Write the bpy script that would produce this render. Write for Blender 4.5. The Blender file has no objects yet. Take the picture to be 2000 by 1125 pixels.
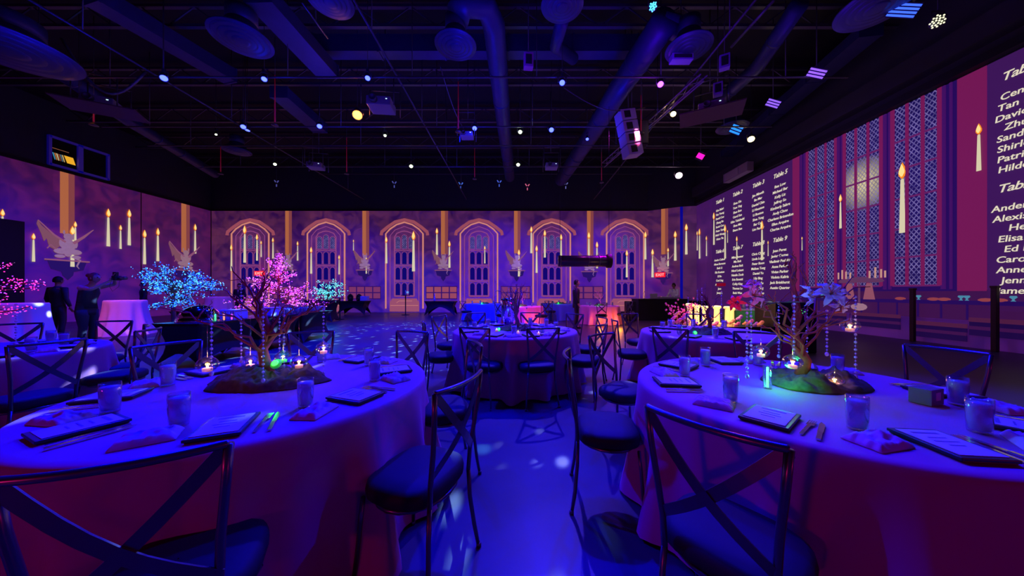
import bpy, bmesh, math, random
from mathutils import Vector, Matrix, noise
PI = math.pi
S = bpy.context.scene
COL = S.collection

# ---------------------------------------------------------------- camera, world, exposure
EYE = 1.33; F = 605.0; CX = 1013.0; CY = 570.0
cam_d = bpy.data.cameras.new('camera'); cam = bpy.data.objects.new('camera', cam_d); COL.objects.link(cam)
cam.location = (0, 0, EYE); cam.rotation_euler = (PI / 2, 0, 0)
cam_d.sensor_fit = 'HORIZONTAL'; cam_d.sensor_width = 36; cam_d.lens = F / 2000 * 36
cam_d.shift_x = -0.0065; cam_d.shift_y = 0.00375; cam_d.clip_start = 0.05; cam_d.clip_end = 200
S.camera = cam
S.view_settings.view_transform = 'Standard'; S.view_settings.look = 'None'
S.view_settings.gamma = 1; S.view_settings.exposure = 0.0; S.view_settings.use_curve_mapping = False
world = bpy.data.worlds.new('dark_hall'); S.world = world; world.use_nodes = True
world.node_tree.nodes['Background'].inputs[0].default_value = (0.0, 0.0, 0.01, 1)
world.node_tree.nodes['Background'].inputs[1].default_value = 0.2

def spot(loc, target, color, power, angle=60, blend=0.5, size=0.06, gobo=None):
    """a stage or added fill spotlight; gobo = (scale, threshold, randomness) cuts the beam into flecks like a breakup gobo"""
    l = bpy.data.lights.new('spot_beam', 'SPOT'); o = bpy.data.objects.new('spot_beam', l); COL.objects.link(o)
    o.location = loc; d = Vector(target) - Vector(loc); o.rotation_euler = d.to_track_quat('-Z', 'Y').to_euler()
    l.color = color; l.energy = power; l.spot_size = math.radians(angle); l.spot_blend = blend; l.shadow_soft_size = size
    if gobo:
        l.use_nodes = True; nt = l.node_tree; nt.nodes.clear()
        N = nt.nodes.new; tc = N('ShaderNodeTexCoord'); sp = N('ShaderNodeSeparateXYZ'); nt.links.new(tc.outputs['Normal'], sp.inputs[0])
        dx = N('ShaderNodeMath'); dx.operation = 'DIVIDE'; dy = N('ShaderNodeMath'); dy.operation = 'DIVIDE'
        nt.links.new(sp.outputs[0], dx.inputs[0]); nt.links.new(sp.outputs[2], dx.inputs[1])
        nt.links.new(sp.outputs[1], dy.inputs[0]); nt.links.new(sp.outputs[2], dy.inputs[1])
        cb = N('ShaderNodeCombineXYZ'); nt.links.new(dx.outputs[0], cb.inputs[0]); nt.links.new(dy.outputs[0], cb.inputs[1])
        vo = N('ShaderNodeTexVoronoi'); vo.inputs['Scale'].default_value = gobo[0]; vo.inputs['Randomness'].default_value = gobo[2]
        nt.links.new(cb.outputs[0], vo.inputs['Vector'])
        mr = N('ShaderNodeMapRange'); mr.inputs[1].default_value = gobo[1]; mr.inputs[2].default_value = gobo[1] * 0.5
        mr.inputs[3].default_value = 0; mr.inputs[4].default_value = 1
        nt.links.new(vo.outputs['Distance'], mr.inputs[0])
        em = N('ShaderNodeEmission'); nt.links.new(mr.outputs[0], em.inputs['Strength'])
        out = N('ShaderNodeOutputLight'); nt.links.new(em.outputs[0], out.inputs[0])
    return o

BLUE = (0.0, 0.001, 1.0); VIOLET = (0.13, 0.01, 1.0); MAG = (0.9, 0.02, 0.55); SKYB = (0.01, 0.10, 1.0)
# overhead wash: the rig of blue heads above the tables
spot((-6.5, 5.9, 7.0), (-5.5, 3.6, 0), BLUE, 7000, 95, 0.6)
spot((-1.3, 5.9, 7.0), (-1.2, 2.2, 0), BLUE, 3800, 90, 0.6)
spot((1.24, 5.9, 7.0), (1.3, 2.0, 0), BLUE, 4500, 90, 0.6)
spot((4.6, 5.4, 7.0), (2.6, 2.0, 0), BLUE, 4200, 80, 0.6)
spot((-8.9, 7.9, 6.7), (-8.0, 8.5, 0), BLUE, 4000, 95, 0.8)
spot((-4.0, 7.9, 6.7), (-4.5, 8.5, 0), BLUE, 6000, 95, 0.8)
spot((0.8, 7.9, 6.7), (0.4, 5.6, 0), (0.08, 0.04, 1), 4200, 70, 0.8)
spot((3.7, 8.1, 6.7), (3.1, 5.2, 0), VIOLET, 2800, 60, 0.8)
spot((-9.2, 10.5, 6.7), (-13, 13, 0), BLUE, 2200, 100, 0.8)
spot((-2.0, 10.4, 6.7), (-2, 13, 0), BLUE, 9000, 100, 0.8)
spot((0.8, 10.4, 6.7), (1.2, 14, 0), (0.03, 0.02, 1), 1500, 70, 0.8)
spot((3.0, 10.0, 6.6), (3.3, 12.0, 0), (0.75, 0.03, 0.75), 900, 60, 0.9)
spot((5.5, 11.6, 6.6), (2.4, 8.4, 0), (0.5, 0.0, 0.9), 3800, 42, 0.9)
# wall washes
spot((-4.5, 13.5, 6.4), (-7.3, 20, 1.2), (0.0,0.06,1), 1500, 40, 1.0)
spot((-7.0, 13.5, 6.4), (-12.0, 20, 0.8), (0.05,0,1), 1500, 70, 1.0)
spot((0.0, 13.5, 6.4), (-1.5, 20, 1.5), (0.05,0,1), 2200, 75, 1.0)
spot((5.0, 13.5, 6.4), (5.0, 20, 1.5), (0.1, 0.0, 1.0), 2000, 75, 1.0)
spot((-12.0, 10.0, 6.4), (-19.8, 10.5, 0.5), (0.05,0,1), 1500, 80, 1.0)
spot((5.5, 10.0, 6.4), (10.8, 10.0, 2.0), (0.12, 0.0, 1.0), 380, 110, 1.0)
# breakup flecks on the dance floor and pale patches in the aisle
spot((-0.6, 15.8, 6.6), (-4.2, 8.6, 0), (0.25, 0.45, 1), 80000, 62, 0.7, 0.02, (42, 0.24, 1.0))
spot((2.2, 10.4, 6.5), (1.35, 4.9, 0), (0.3, 0.35, 1), 7000, 34, 0.7, 0.02, (34, 0.2, 1.0))
spot((-0.7, 7.9, 6.6), (0.1, 2.35, 0), (0.10, 0.45, 1), 8000, 11, 0.6, 0.02, (18, 0.26, 0.85))
# unseen low fill spots, added to tint the cloth fronts warm and magenta
spot((-5.0, -4.0, 1.7), (0.5, 3.0, 0.3), (0.8, 0.01, 0.20), 170, 100, 1.0, 0.15)
spot((6.5, -3.5, 1.7), (0.5, 3.0, 0.3), (0.7, 0.0, 0.25), 100, 100, 1.0, 0.15)
# upward fill spots without lamp bodies, added to light the ducts
for px_, py_, pw_ in ((-9, 6, 90), (-4.5, 6, 110), (-0.6, 6.2, 130), (3.0, 6.2, 130), (-6, 9.5, 110), (-1.2, 9.5, 110), (2.5, 10, 90), (-3, 13, 90), (6.5, 7, 40)):
    l = bpy.data.lights.new('duct_fill', 'SPOT'); o = bpy.data.objects.new('duct_fill', l); COL.objects.link(o)
    o.location = (px_, py_, 5.6); o.rotation_euler = (PI, 0, 0); l.spot_size = math.radians(160); l.spot_blend = 1
    l.color = (0.01, 0.01, 1.0) if px_ < 3 else (0.1, 0.0, 1.0); l.energy = pw_; l.shadow_soft_size = 0.3

# ---------------------------------------------------------------- helpers
def P(x, y, Z):
    """the point at distance Z that the photograph shows at pixel x, y"""
    return Vector(((x - CX) / F * Z, Z, EYE + (CY - y) / F * Z))

MATS = {}
def mat(name, color, rough=0.5, metal=0.0, emit=None, es=1.0, trans=0.0, ior=1.45, bump=0.0, bscale=30.0, var=0.0, sheen=0.0, coat=0.0):
    if name in MATS: return MATS[name]
    m = bpy.data.materials.new(name); m.use_nodes = True; nt = m.node_tree; b = nt.nodes['Principled BSDF']
    b.inputs['Base Color'].default_value = (*color, 1); b.inputs['Roughness'].default_value = rough; b.inputs['Metallic'].default_value = metal
    b.inputs['Transmission Weight'].default_value = trans; b.inputs['IOR'].default_value = ior
    b.inputs['Sheen Weight'].default_value = sheen; b.inputs['Coat Weight'].default_value = coat
    if emit: b.inputs['Emission Color'].default_value = (*emit, 1); b.inputs['Emission Strength'].default_value = es
    if bump or var:
        tc = nt.nodes.new('ShaderNodeTexCoord'); no = nt.nodes.new('ShaderNodeTexNoise'); no.inputs['Scale'].default_value = bscale; no.inputs['Detail'].default_value = 4
        nt.links.new(tc.outputs['Object'], no.inputs['Vector'])
        if bump:
            bp = nt.nodes.new('ShaderNodeBump'); bp.inputs['Strength'].default_value = bump; nt.links.new(no.outputs['Fac'], bp.inputs['Height']); nt.links.new(bp.outputs[0], b.inputs['Normal'])
        if var:
            mx = nt.nodes.new('ShaderNodeMix'); mx.data_type = 'RGBA'
            mx.inputs[6].default_value = (*[c * (1 - var) for c in color], 1); mx.inputs[7].default_value = (*[min(1, c * (1 + var)) for c in color], 1)
            nt.links.new(no.outputs['Fac'], mx.inputs[0]); nt.links.new(mx.outputs[2], b.inputs['Base Color'])
    MATS[name] = m; return m

def srgb(r, g, b):
    f = lambda c: (c / 255 / 12.92) if c / 255 <= 0.04045 else ((c / 255 + 0.055) / 1.055) ** 2.4
    return (f(r), f(g), f(b))

class MB:
    def __init__(s): s.v = []; s.f = []; s.sm = []
    def add(s, vs, fs, smooth=False):
        o = len(s.v); s.v += [tuple(v) for v in vs]; s.f += [tuple(i + o for i in f) for f in fs]; s.sm += [smooth] * len(fs); return s
    def box(s, c, d, rot=None, taper=1.0):
        x, y, z = [k / 2 for k in d]; vs = []
        for sx, sy, sz in ((-1,-1,-1),(1,-1,-1),(1,1,-1),(-1,1,-1),(-1,-1,1),(1,-1,1),(1,1,1),(-1,1,1)):
            t = taper if sz > 0 else 1; v = Vector((sx * x * t, sy * y * t, sz * z))
            if rot is not None: v = rot @ v
            vs.append(v + Vector(c))
        return s.add(vs, [(0,3,2,1),(4,5,6,7),(0,1,5,4),(1,2,6,5),(2,3,7,6),(3,0,4,7)])
    def bar(s, a, b, w, t, up=(0, 0, 1)):
        a = Vector(a); b = Vector(b); d = b - a; L = d.length; z = d.normalized(); u = Vector(up)
        x = u.cross(z)
        if x.length < 1e-4: x = Vector((1, 0, 0)).cross(z)
        x.normalize(); y = z.cross(x); R = Matrix((x, y, z)).transposed()
        return s.box((a + b) / 2, (w, t, L), R)
    def tube(s, pts, r, n=8, cap=True, smooth=True, flat=None):
        pts = [Vector(p) for p in pts]; k = len(pts); rs = r if isinstance(r, (list, tuple)) else [r] * k
        ref = Vector((0, 0, 1)); vs = []; prev = None
        for i, p in enumerate(pts):
            d = (pts[min(i + 1, k - 1)] - pts[max(i - 1, 0)])
            if d.length < 1e-9: d = Vector((0, 0, 1))
            d.normalize()
            if prev is None:
                x = ref.cross(d)
                if x.length < 0.05: x = Vector((1, 0, 0)).cross(d)
            else: x = prev - d * prev.dot(d)
            x.normalize(); prev = x; y = d.cross(x)
            for j in range(n):
                a = 2 * PI * j / n; vs.append(p + (x * math.cos(a) + y * math.sin(a)) * rs[i])
        fs = []
        for i in range(k - 1):
            for j in range(n): fs.append((i*n+j, i*n+(j+1)%n, (i+1)*n+(j+1)%n, (i+1)*n+j))
        if cap: fs.append(tuple(range(n))[::-1]); fs.append(tuple((k-1)*n + j for j in range(n)))
        return s.add(vs, fs, smooth)
    def loft(s, rings, n=16):
        """horizontal-ish elliptical rings (centre, rx, ry) joined into one smooth skin"""
        vs = []
        for c, rx, ry in rings:
            for j in range(n): a = 2*PI*j/n; vs.append((c[0]+rx*math.cos(a), c[1]+ry*math.sin(a), c[2]))
        k = len(rings); fs = [(i*n+j, i*n+(j+1)%n, (i+1)*n+(j+1)%n, (i+1)*n+j) for i in range(k-1) for j in range(n)] + [tuple(range(n))[::-1], tuple((k-1)*n+j for j in range(n))]
        return s.add(vs, fs, True)
    def ribbon(s, pts, w, t, wdir):
        """flat strip following pts; width along wdir(i)"""
        pts = [Vector(p) for p in pts]; k = len(pts); vs = []
        for i, p in enumerate(pts):
            d = (pts[min(i+1, k-1)] - pts[max(i-1, 0)]).normalized(); nrm = Vector(wdir).normalized()
            x = nrm.cross(d).normalized(); y = nrm
            for a, b in ((-1,-1),(1,-1),(1,1),(-1,1)): vs.append(p + x * a * w / 2 + y * b * t / 2)
        fs = []
        for i in range(k - 1):
            for j in range(4): fs.append((i*4+j, i*4+(j+1)%4, (i+1)*4+(j+1)%4, (i+1)*4+j))
        fs += [(3,2,1,0), tuple((k-1)*4+j for j in range(4))]
        return s.add(vs, fs)
    def lathe(s, prof, n=24, c=(0,0,0), smooth=True, M=None):
        vs = []; c = Vector(c)
        for r, z in prof:
            for j in range(n):
                a = 2*PI*j/n; v = Vector((r*math.cos(a), r*math.sin(a), z))
                if M is not None: v = M @ v
                vs.append(v + c)
        fs = []
        for i in range(len(prof)-1):
            for j in range(n): fs.append((i*n+j, i*n+(j+1)%n, (i+1)*n+(j+1)%n, (i+1)*n+j))
        if prof[0][0] > 1e-6: fs.append(tuple(range(n))[::-1])
        if prof[-1][0] > 1e-6: fs.append(tuple((len(prof)-1)*n+j for j in range(n)))
        return s.add(vs, fs, smooth)
    def ball(s, c, r, n=8, m=5, sc=(1,1,1), M=None):
        prof = [(math.sin(PI*i/m)*1.0, -math.cos(PI*i/m)) for i in range(m+1)]
        prof[0] = (1e-4, -1); prof[-1] = (1e-4, 1); A = Matrix.Diagonal(Vector(sc)*r)
        if M is not None: A = M @ A
        return s.lathe(prof, n, c, True, A)
    def prism(s, poly, y0, y1):
        """polygon in x-z, thickness between y0 and y1"""
        n = len(poly); vs = [(p[0], y0, p[1]) for p in poly] + [(p[0], y1, p[1]) for p in poly]
        fs = [tuple(range(n)), tuple(range(2*n-1, n-1, -1))] + [(i, n+i, n+(i+1)%n, (i+1)%n) for i in range(n)]
        return s.add(vs, fs)
    def strip(s, path, w, y0, y1):
        """outline band of width w along an open x-z path"""
        n = len(path); A = []; B = []
        for i, p in enumerate(path):
            d = Vector(path[min(i+1, n-1)]) - Vector(path[max(i-1, 0)]); d.normalize(); q = Vector((-d.y, d.x)) * w / 2
            A.append((p[0]+q.x, p[1]+q.y)); B.append((p[0]-q.x, p[1]-q.y))
        for i in range(n-1): s.prism([A[i], A[i+1], B[i+1], B[i]], y0, y1)
        return s
    def build(s, name, m, parent=None, loc=None, rz=0, bevel=0, label=None, kind=None, recalc=True):
        me = bpy.data.meshes.new(name); me.from_pydata(s.v, [], s.f); me.update()
        if recalc:
            bm = bmesh.new(); bm.from_mesh(me); bmesh.ops.recalc_face_normals(bm, faces=bm.faces); bm.to_mesh(me); bm.free()
        for i, p in enumerate(me.polygons): p.use_smooth = s.sm[i] if i < len(s.sm) else False
        me.materials.append(m); o = bpy.data.objects.new(name, me); COL.objects.link(o)
        if parent: o.parent = parent
        if loc is not None: o.location = loc
        if rz: o.rotation_euler = (0, 0, rz)
        if bevel:
            b = o.modifiers.new('bevel', 'BEVEL'); b.width = bevel; b.segments = 2; b.limit_method = 'ANGLE'
        if label: o['label'] = label
        if kind: o['kind'] = kind
        return o

def tag(o, label, cat, group=None):
    o['label'] = label; o['category'] = cat
    if group: o['group'] = group
    return o
def thing(name, label, cat, loc=(0,0,0), rz=0, group=None):
    o = bpy.data.objects.new(name, None); COL.objects.link(o); o.empty_display_size = 0.1
    o.location = loc; o.rotation_euler = (0, 0, rz); return tag(o, label, cat, group)
def kids(o): return KIDS.get(o.name, [])
def dup(root, loc, rz, label, group=None):
    r = root.copy(); COL.objects.link(r); r.location = loc; r.rotation_euler = (0, 0, rz); r['label'] = label
    if group: r['group'] = group
    for ch in [c for c in bpy.data.objects if c.parent == root]:
        c = ch.copy(); COL.objects.link(c); c.parent = r
        for g in [q for q in bpy.data.objects if q.parent == ch]:
            d = g.copy(); COL.objects.link(d); d.parent = c
    return r

# ---------------------------------------------------------------- materials
def em(name, rgb, s=1.0, base=0.02): return mat(name, (base, base, base), 0.8, emit=srgb(*rgb), es=s)

def stone(name, axis, c1, c2, scale=1.0, blk=(1.5, 0.55), es=1.0):
    """projected ashlar picture on a violet-tinted projection surface"""
    m = bpy.data.materials.new(name); m.use_nodes = True; nt = m.node_tree; N = nt.nodes.new; L = nt.links.new; b = nt.nodes['Principled BSDF']
    b.inputs['Base Color'].default_value = (0.24, 0.15, 0.38, 1); b.inputs['Roughness'].default_value = 0.8  # violet tint in the base stands in for stronger blue light
    tc = N('ShaderNodeTexCoord'); sp = N('ShaderNodeSeparateXYZ'); L(tc.outputs['Object'], sp.inputs[0]); cb = N('ShaderNodeCombineXYZ')
    L(sp.outputs[axis], cb.inputs[0]); L(sp.outputs[2], cb.inputs[1])
    br = N('ShaderNodeTexBrick'); L(cb.outputs[0], br.inputs['Vector']); br.inputs['Scale'].default_value = 1.0
    br.inputs['Brick Width'].default_value = blk[0]; br.inputs['Row Height'].default_value = blk[1]; br.inputs['Mortar Size'].default_value = 0.02; br.inputs['Mortar Smooth'].default_value = 1.0
    br.inputs['Color1'].default_value = (0.62, 0.62, 0.62, 1); br.inputs['Color2'].default_value = (0.95, 0.95, 0.95, 1); br.inputs['Mortar'].default_value = (0.45, 0.45, 0.45, 1)
    no = N('ShaderNodeTexNoise'); L(cb.outputs[0], no.inputs['Vector']); no.inputs['Scale'].default_value = 1.3; no.inputs['Detail'].default_value = 7; no.inputs['Distortion'].default_value = 1.2
    rp = N('ShaderNodeMapRange'); L(no.outputs['Fac'], rp.inputs[0]); rp.inputs[1].default_value = 0.35; rp.inputs[2].default_value = 0.68
    mx = N('ShaderNodeMix'); mx.data_type = 'RGBA'; L(rp.outputs[0], mx.inputs[0]); mx.inputs[6].default_value = (*srgb(*c1), 1); mx.inputs[7].default_value = (*srgb(*c2), 1)
    mu = N('ShaderNodeMix'); mu.data_type = 'RGBA'; mu.blend_type = 'MULTIPLY'; mu.inputs[0].default_value = 0.8; L(mx.outputs[2], mu.inputs[6]); L(br.outputs['Color'], mu.inputs[7])
    L(mu.outputs[2], b.inputs['Emission Color']); b.inputs['Emission Strength'].default_value = es
    return m

def lattice(name, es=1.0, moon=False):
    """leaded diamond panes: dark glass with pale diagonal leads, local x-z plane"""
    m = bpy.data.materials.new(name); m.use_nodes = True; nt = m.node_tree; N = nt.nodes.new; L = nt.links.new; b = nt.nodes['Principled BSDF']
    b.inputs['Base Color'].default_value = (0.03, 0.03, 0.1, 1); b.inputs['Roughness'].default_value = 0.6
    tc = N('ShaderNodeTexCoord'); sp = N('ShaderNodeSeparateXYZ'); L(tc.outputs['Object'], sp.inputs[0])
    def line(sgn):
        a = N('ShaderNodeMath'); a.operation = 'MULTIPLY_ADD'; L(sp.outputs[2], a.inputs[0]); a.inputs[1].default_value = 0.72 * sgn; L(sp.outputs[0], a.inputs[2])
        s = N('ShaderNodeMath'); s.operation = 'MULTIPLY'; L(a.outputs[0], s.inputs[0]); s.inputs[1].default_value = 9.5
        f = N('ShaderNodeMath'); f.operation = 'PINGPONG'; L(s.outputs[0], f.inputs[0]); f.inputs[1].default_value = 0.5
        r = N('ShaderNodeMapRange'); L(f.outputs[0], r.inputs[0]); r.inputs[1].default_value = 0.20; r.inputs[2].default_value = 0.05; return r
    l1 = line(1); l2 = line(-1); mxm = N('ShaderNodeMath'); mxm.operation = 'MAXIMUM'; L(l1.outputs[0], mxm.inputs[0]); L(l2.outputs[0], mxm.inputs[1])
    no = N('ShaderNodeTexNoise'); L(tc.outputs['Object'], no.inputs['Vector']); no.inputs['Scale'].default_value = 5
    n2 = N('ShaderNodeMapRange'); L(no.outputs['Fac'], n2.inputs[0]); n2.inputs[1].default_value = 0.3; n2.inputs[2].default_value = 0.65; n2.inputs[3].default_value = 0.25
    mm = N('ShaderNodeMath'); mm.operation = 'MULTIPLY'; L(mxm.outputs[0], mm.inputs[0]); L(n2.outputs[0], mm.inputs[1])
    mx = N('ShaderNodeMix'); mx.data_type = 'RGBA'; L(mm.outputs[0], mx.inputs[0]); mx.inputs[6].default_value = (*srgb(18, 10, 74), 1); mx.inputs[7].default_value = (*srgb(122, 108, 170), 1)
    last = mx.outputs[2]
    if moon:
        d = N('ShaderNodeVectorMath'); d.operation = 'DISTANCE'; L(tc.outputs['Object'], d.inputs[0]); d.inputs[1].default_value = moon
        r = N('ShaderNodeMapRange'); L(d.outputs['Value'], r.inputs[0]); r.inputs[1].default_value = 0.85; r.inputs[2].default_value = 0.1
        inv = N('ShaderNodeMapRange'); L(mxm.outputs[0], inv.inputs[0]); inv.inputs[3].default_value = 0.95; inv.inputs[4].default_value = 0.25
        q = N('ShaderNodeMath'); q.operation = 'MULTIPLY'; L(r.outputs[0], q.inputs[0]); L(inv.outputs[0], q.inputs[1])
        m2 = N('ShaderNodeMix'); m2.data_type = 'RGBA'; L(q.outputs[0], m2.inputs[0]); L(last, m2.inputs[6]); m2.inputs[7].default_value = (*srgb(228, 212, 150), 1); last = m2.outputs[2]
    L(last, b.inputs['Emission Color']); b.inputs['Emission Strength'].default_value = es
    return m

M_stone_b = stone('projected_stone_back', 0, (46, 8, 64), (98, 42, 70), es=0.85)
M_stone_l = stone('projected_stone_left', 1, (44, 6, 62), (92, 20, 72), blk=(2.2, 0.8), es=0.85)
M_stone_r = stone('projected_stone_right', 1, (50, 12, 84), (74, 22, 92), blk=(1.6, 0.6), es=0.8)
M_stone_f = stone('projected_stone_front', 0, (60, 4, 42), (90, 14, 48), es=0.25)
M_black = mat('black_paint', (0.012, 0.012, 0.014), 0.7, bump=0.1)
M_upper = mat('dark_blue_wall', (0.05, 0.05, 0.06), 0.8)
M_duct = mat('blue_tinted_duct', (0.045, 0.045, 0.16), 0.45, 0.3, var=0.2, bscale=4)  # blue light on the grey ducts is put into this base colour
M_pipe = mat('pipe_paint', (0.12, 0.12, 0.13), 0.4, 0.5)
M_metal = mat('gunmetal_chair_frame', (0.15, 0.13, 0.16), 0.28, 0.85, bump=0.04, bscale=90)
M_seat = mat('black_vinyl', (0.009, 0.009, 0.012), 0.7, bump=0.12, bscale=140)
M_cloth = mat('table_linen', (0.40, 0.12, 0.24), 0.8, sheen=0.05, bump=0.03, bscale=400)
def thin_glass():
    m = bpy.data.materials.new('clear_thin_glass'); m.use_nodes = True; nt = m.node_tree; N = nt.nodes.new; L = nt.links.new; nt.nodes.remove(nt.nodes['Principled BSDF'])
    t = N('ShaderNodeBsdfTransparent'); t.inputs[0].default_value = (0.93, 0.95, 1, 1); g = N('ShaderNodeBsdfGlossy'); g.inputs['Roughness'].default_value = 0.04
    f = N('ShaderNodeLayerWeight'); f.inputs[0].default_value = 0.32; r = N('ShaderNodeMapRange'); r.inputs[3].default_value = 0.05; r.inputs[4].default_value = 0.75; L(f.outputs['Facing'], r.inputs[0])
    x = N('ShaderNodeMixShader'); L(r.outputs[0], x.inputs[0]); L(t.outputs[0], x.inputs[1]); L(g.outputs[0], x.inputs[2]); L(x.outputs[0], nt.nodes['Material Output'].inputs[0]); return m
M_glass = thin_glass()
M_water = mat('ice_water', (0.55, 0.62, 0.8), 0.25, trans=0.35, ior=1.33, bump=1.0, bscale=90)
M_silver = mat('cutlery_steel', (0.75, 0.75, 0.78), 0.15, 1.0)
M_slate = mat('black_menu_folder', (0.012, 0.012, 0.016), 0.4)
M_paper = mat('menu_paper', (0.55, 0.48, 0.55), 0.8)
M_napkin = mat('white_napkin_fabric', (0.45, 0.30, 0.42), 0.85, bump=0.3, bscale=40)
M_moss = mat('brown_green_moss', (0.10, 0.08, 0.03), 1.0, bump=1.0, bscale=45, var=0.7)
M_bark = mat('red_brown_bark', (0.30, 0.05, 0.04), 0.7, bump=0.6, bscale=50, var=0.4)
M_bead = mat('crystal_bead', (0.9, 0.92, 1), 0.05, 0.0, trans=0.5, ior=1.6, coat=0.5)
M_wax = mat('tealight_wax', (0.9, 0.6, 0.35), 0.6, emit=(1.0, 0.32, 0.06), es=0.7)
M_flame = mat('candle_flame', (1, .6, .2), 0.5, emit=(1.0, 0.55, 0.12), es=9)
M_spandex = mat('black_spandex', (0.008, 0.008, 0.012), 0.6)
M_skin = mat('skin', (0.45, 0.25, 0.18), 0.55)
M_suit = mat('dark_navy_suit', (0.02, 0.02, 0.035), 0.7)
M_hair = mat('dark_hair', (0.012, 0.009, 0.008), 0.5)
# ================================================================ THE HALL
ZB = 20.0; XL = -19.87; XR = 10.8; TOP = 6.55; CEIL = 9.4; YF = -6.0
def floor_mat():
    m = bpy.data.materials.new('polished_concrete'); m.use_nodes = True; nt = m.node_tree; N = nt.nodes.new; L = nt.links.new; b = nt.nodes['Principled BSDF']
    tc = N('ShaderNodeTexCoord'); a = N('ShaderNodeTexNoise'); L(tc.outputs['Object'], a.inputs['Vector']); a.inputs['Scale'].default_value = 1.1; a.inputs['Detail'].default_value = 8
    r = N('ShaderNodeValToRGB'); r.color_ramp.elements[0].position = 0.3; r.color_ramp.elements[0].color = (0.05, 0.05, 0.052, 1); r.color_ramp.elements[1].position = 0.7; r.color_ramp.elements[1].color = (0.085, 0.085, 0.09, 1)
    b.inputs['Specular IOR Level'].default_value = 0.2
    L(a.outputs['Fac'], r.inputs[0]); L(r.outputs[0], b.inputs['Base Color'])
    q = N('ShaderNodeMapRange'); L(a.outputs['Fac'], q.inputs[0]); q.inputs[3].default_value = 0.28; q.inputs[4].default_value = 0.45; L(q.outputs[0], b.inputs['Roughness'])
    return m
def st(name, c, d, m, rot=None):
    o = MB().box(c, d, rot).build(name, m, kind='structure'); return o
st('floor', ((XL+XR)/2, (YF+ZB)/2+0.2, -0.05), (XR-XL+0.6, ZB-YF+1, 0.1), floor_mat())
st('ceiling', ((XL+XR)/2, (YF+ZB)/2, CEIL+0.05), (XR-XL+0.6, ZB-YF+1, 0.1), M_black)
st('wall_back', ((XL+8.33)/2, ZB+0.06, TOP/2), (8.33-XL, 0.12, TOP), M_stone_b)
st('wall_left', (XL-0.06, (YF+ZB)/2, TOP/2), (0.12, ZB-YF, TOP), M_stone_l)
st('wall_right', (XR+0.06, (YF+18.8)/2, TOP/2), (0.12, 18.8-YF, TOP), M_stone_r)
st('wall_front', ((XL+XR)/2, YF-0.06, TOP/2), (XR-XL, 0.12, TOP), M_stone_f)
def slab(name, a, b, z0, z1, m, t=0.12):
    a = Vector((a[0], a[1], 0)); b = Vector((b[0], b[1], 0)); d = (b-a).normalized(); n = Vector((-d.y, d.x, 0))   # n points away from the room for left-to-right walls
    vs = []
    for z in (z0, z1):
        for p in (a, b, b+n*t, a+n*t): vs.append((p.x, p.y, z))
    return MB().add(vs, [(0,3,2,1),(4,5,6,7),(0,1,5,4),(1,2,6,5),(2,3,7,6),(3,0,4,7)]).build(name, m, kind='structure')
slab('wall_corner', (8.33, 20), (9.90, 19.0), 0, TOP, M_stone_b)
M_strip = mat('blue_lit_gap', (0.02, 0.02, 0.5), 0.6, emit=(0.0, 0.0, 0.35), es=0.6)  # blue light in the gap is put into its colour and emission
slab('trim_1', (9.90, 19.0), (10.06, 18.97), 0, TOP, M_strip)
M_stone_d = stone('projected_stone_recess', 0, (50, 18, 62), (78, 32, 76))
slab('wall_recess', (10.06, 18.97), (10.8, 18.8), 0, TOP, M_stone_d)
# dark upper walls above the projection surfaces
slab('trim_2', (XL, 20), (8.33, 20), TOP, CEIL, M_upper); slab('trim_3', (8.33, 20), (9.96, 19), TOP, CEIL, M_upper)
slab('trim_4', (9.96, 19), (10.8, 18.8), TOP, CEIL, M_upper)
st('trim_5', (XL-0.06, (YF+ZB)/2, (TOP+CEIL)/2), (0.12, ZB-YF, CEIL-TOP), M_upper)
st('trim_6', (XR+0.06, (YF+18.8)/2, (TOP+CEIL)/2), (0.12, 18.8-YF, CEIL-TOP), M_upper)
st('trim_7', ((XL+XR)/2, YF-0.06, (TOP+CEIL)/2), (XR-XL, 0.12, CEIL-TOP), M_upper)
st('trim_8', (XR-0.11, (YF+18.7)/2, TOP+0.12), (0.22, 18.6-YF, 0.2), M_black)          # black header rail over the right wall
st('trim_9', (XR-0.18, (YF+18.7)/2, TOP+0.75), (0.36, 18.6-YF, 0.55), M_upper)          # boxed beam above it
st('trim_10', ((XL+8.3)/2, ZB-0.04, TOP+0.06), (8.3-XL, 0.08, 0.12), M_black)
st('trim_11', (XL+0.04, (YF+ZB)/2, TOP+0.06), (0.08, ZB-YF-0.2, 0.12), M_black)
st('trim_12', (XL+0.004, 16.3, TOP/2), (0.012, 0.035, TOP), M_black)
st('trim_13', (XL+0.02, ZB-0.012, TOP/2), (0.04, 0.02, TOP), M_black)
# black doorway on the left
dr = MB().box((XL+0.034, 10.9, 2.07), (0.06, 3.04, 4.14)).build('door_1', mat('door_black', (0.01,0.01,0.012), 0.5), kind='structure')
MB().box((XL+0.08, 10.9, 2.1), (0.02, 0.03, 4.1)).build('door_seam', M_pipe, dr)
MB().box((XL+0.09, 11.1, 1.1), (0.06, 0.25, 0.05)).build('door_handle', M_silver, dr)

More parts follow.
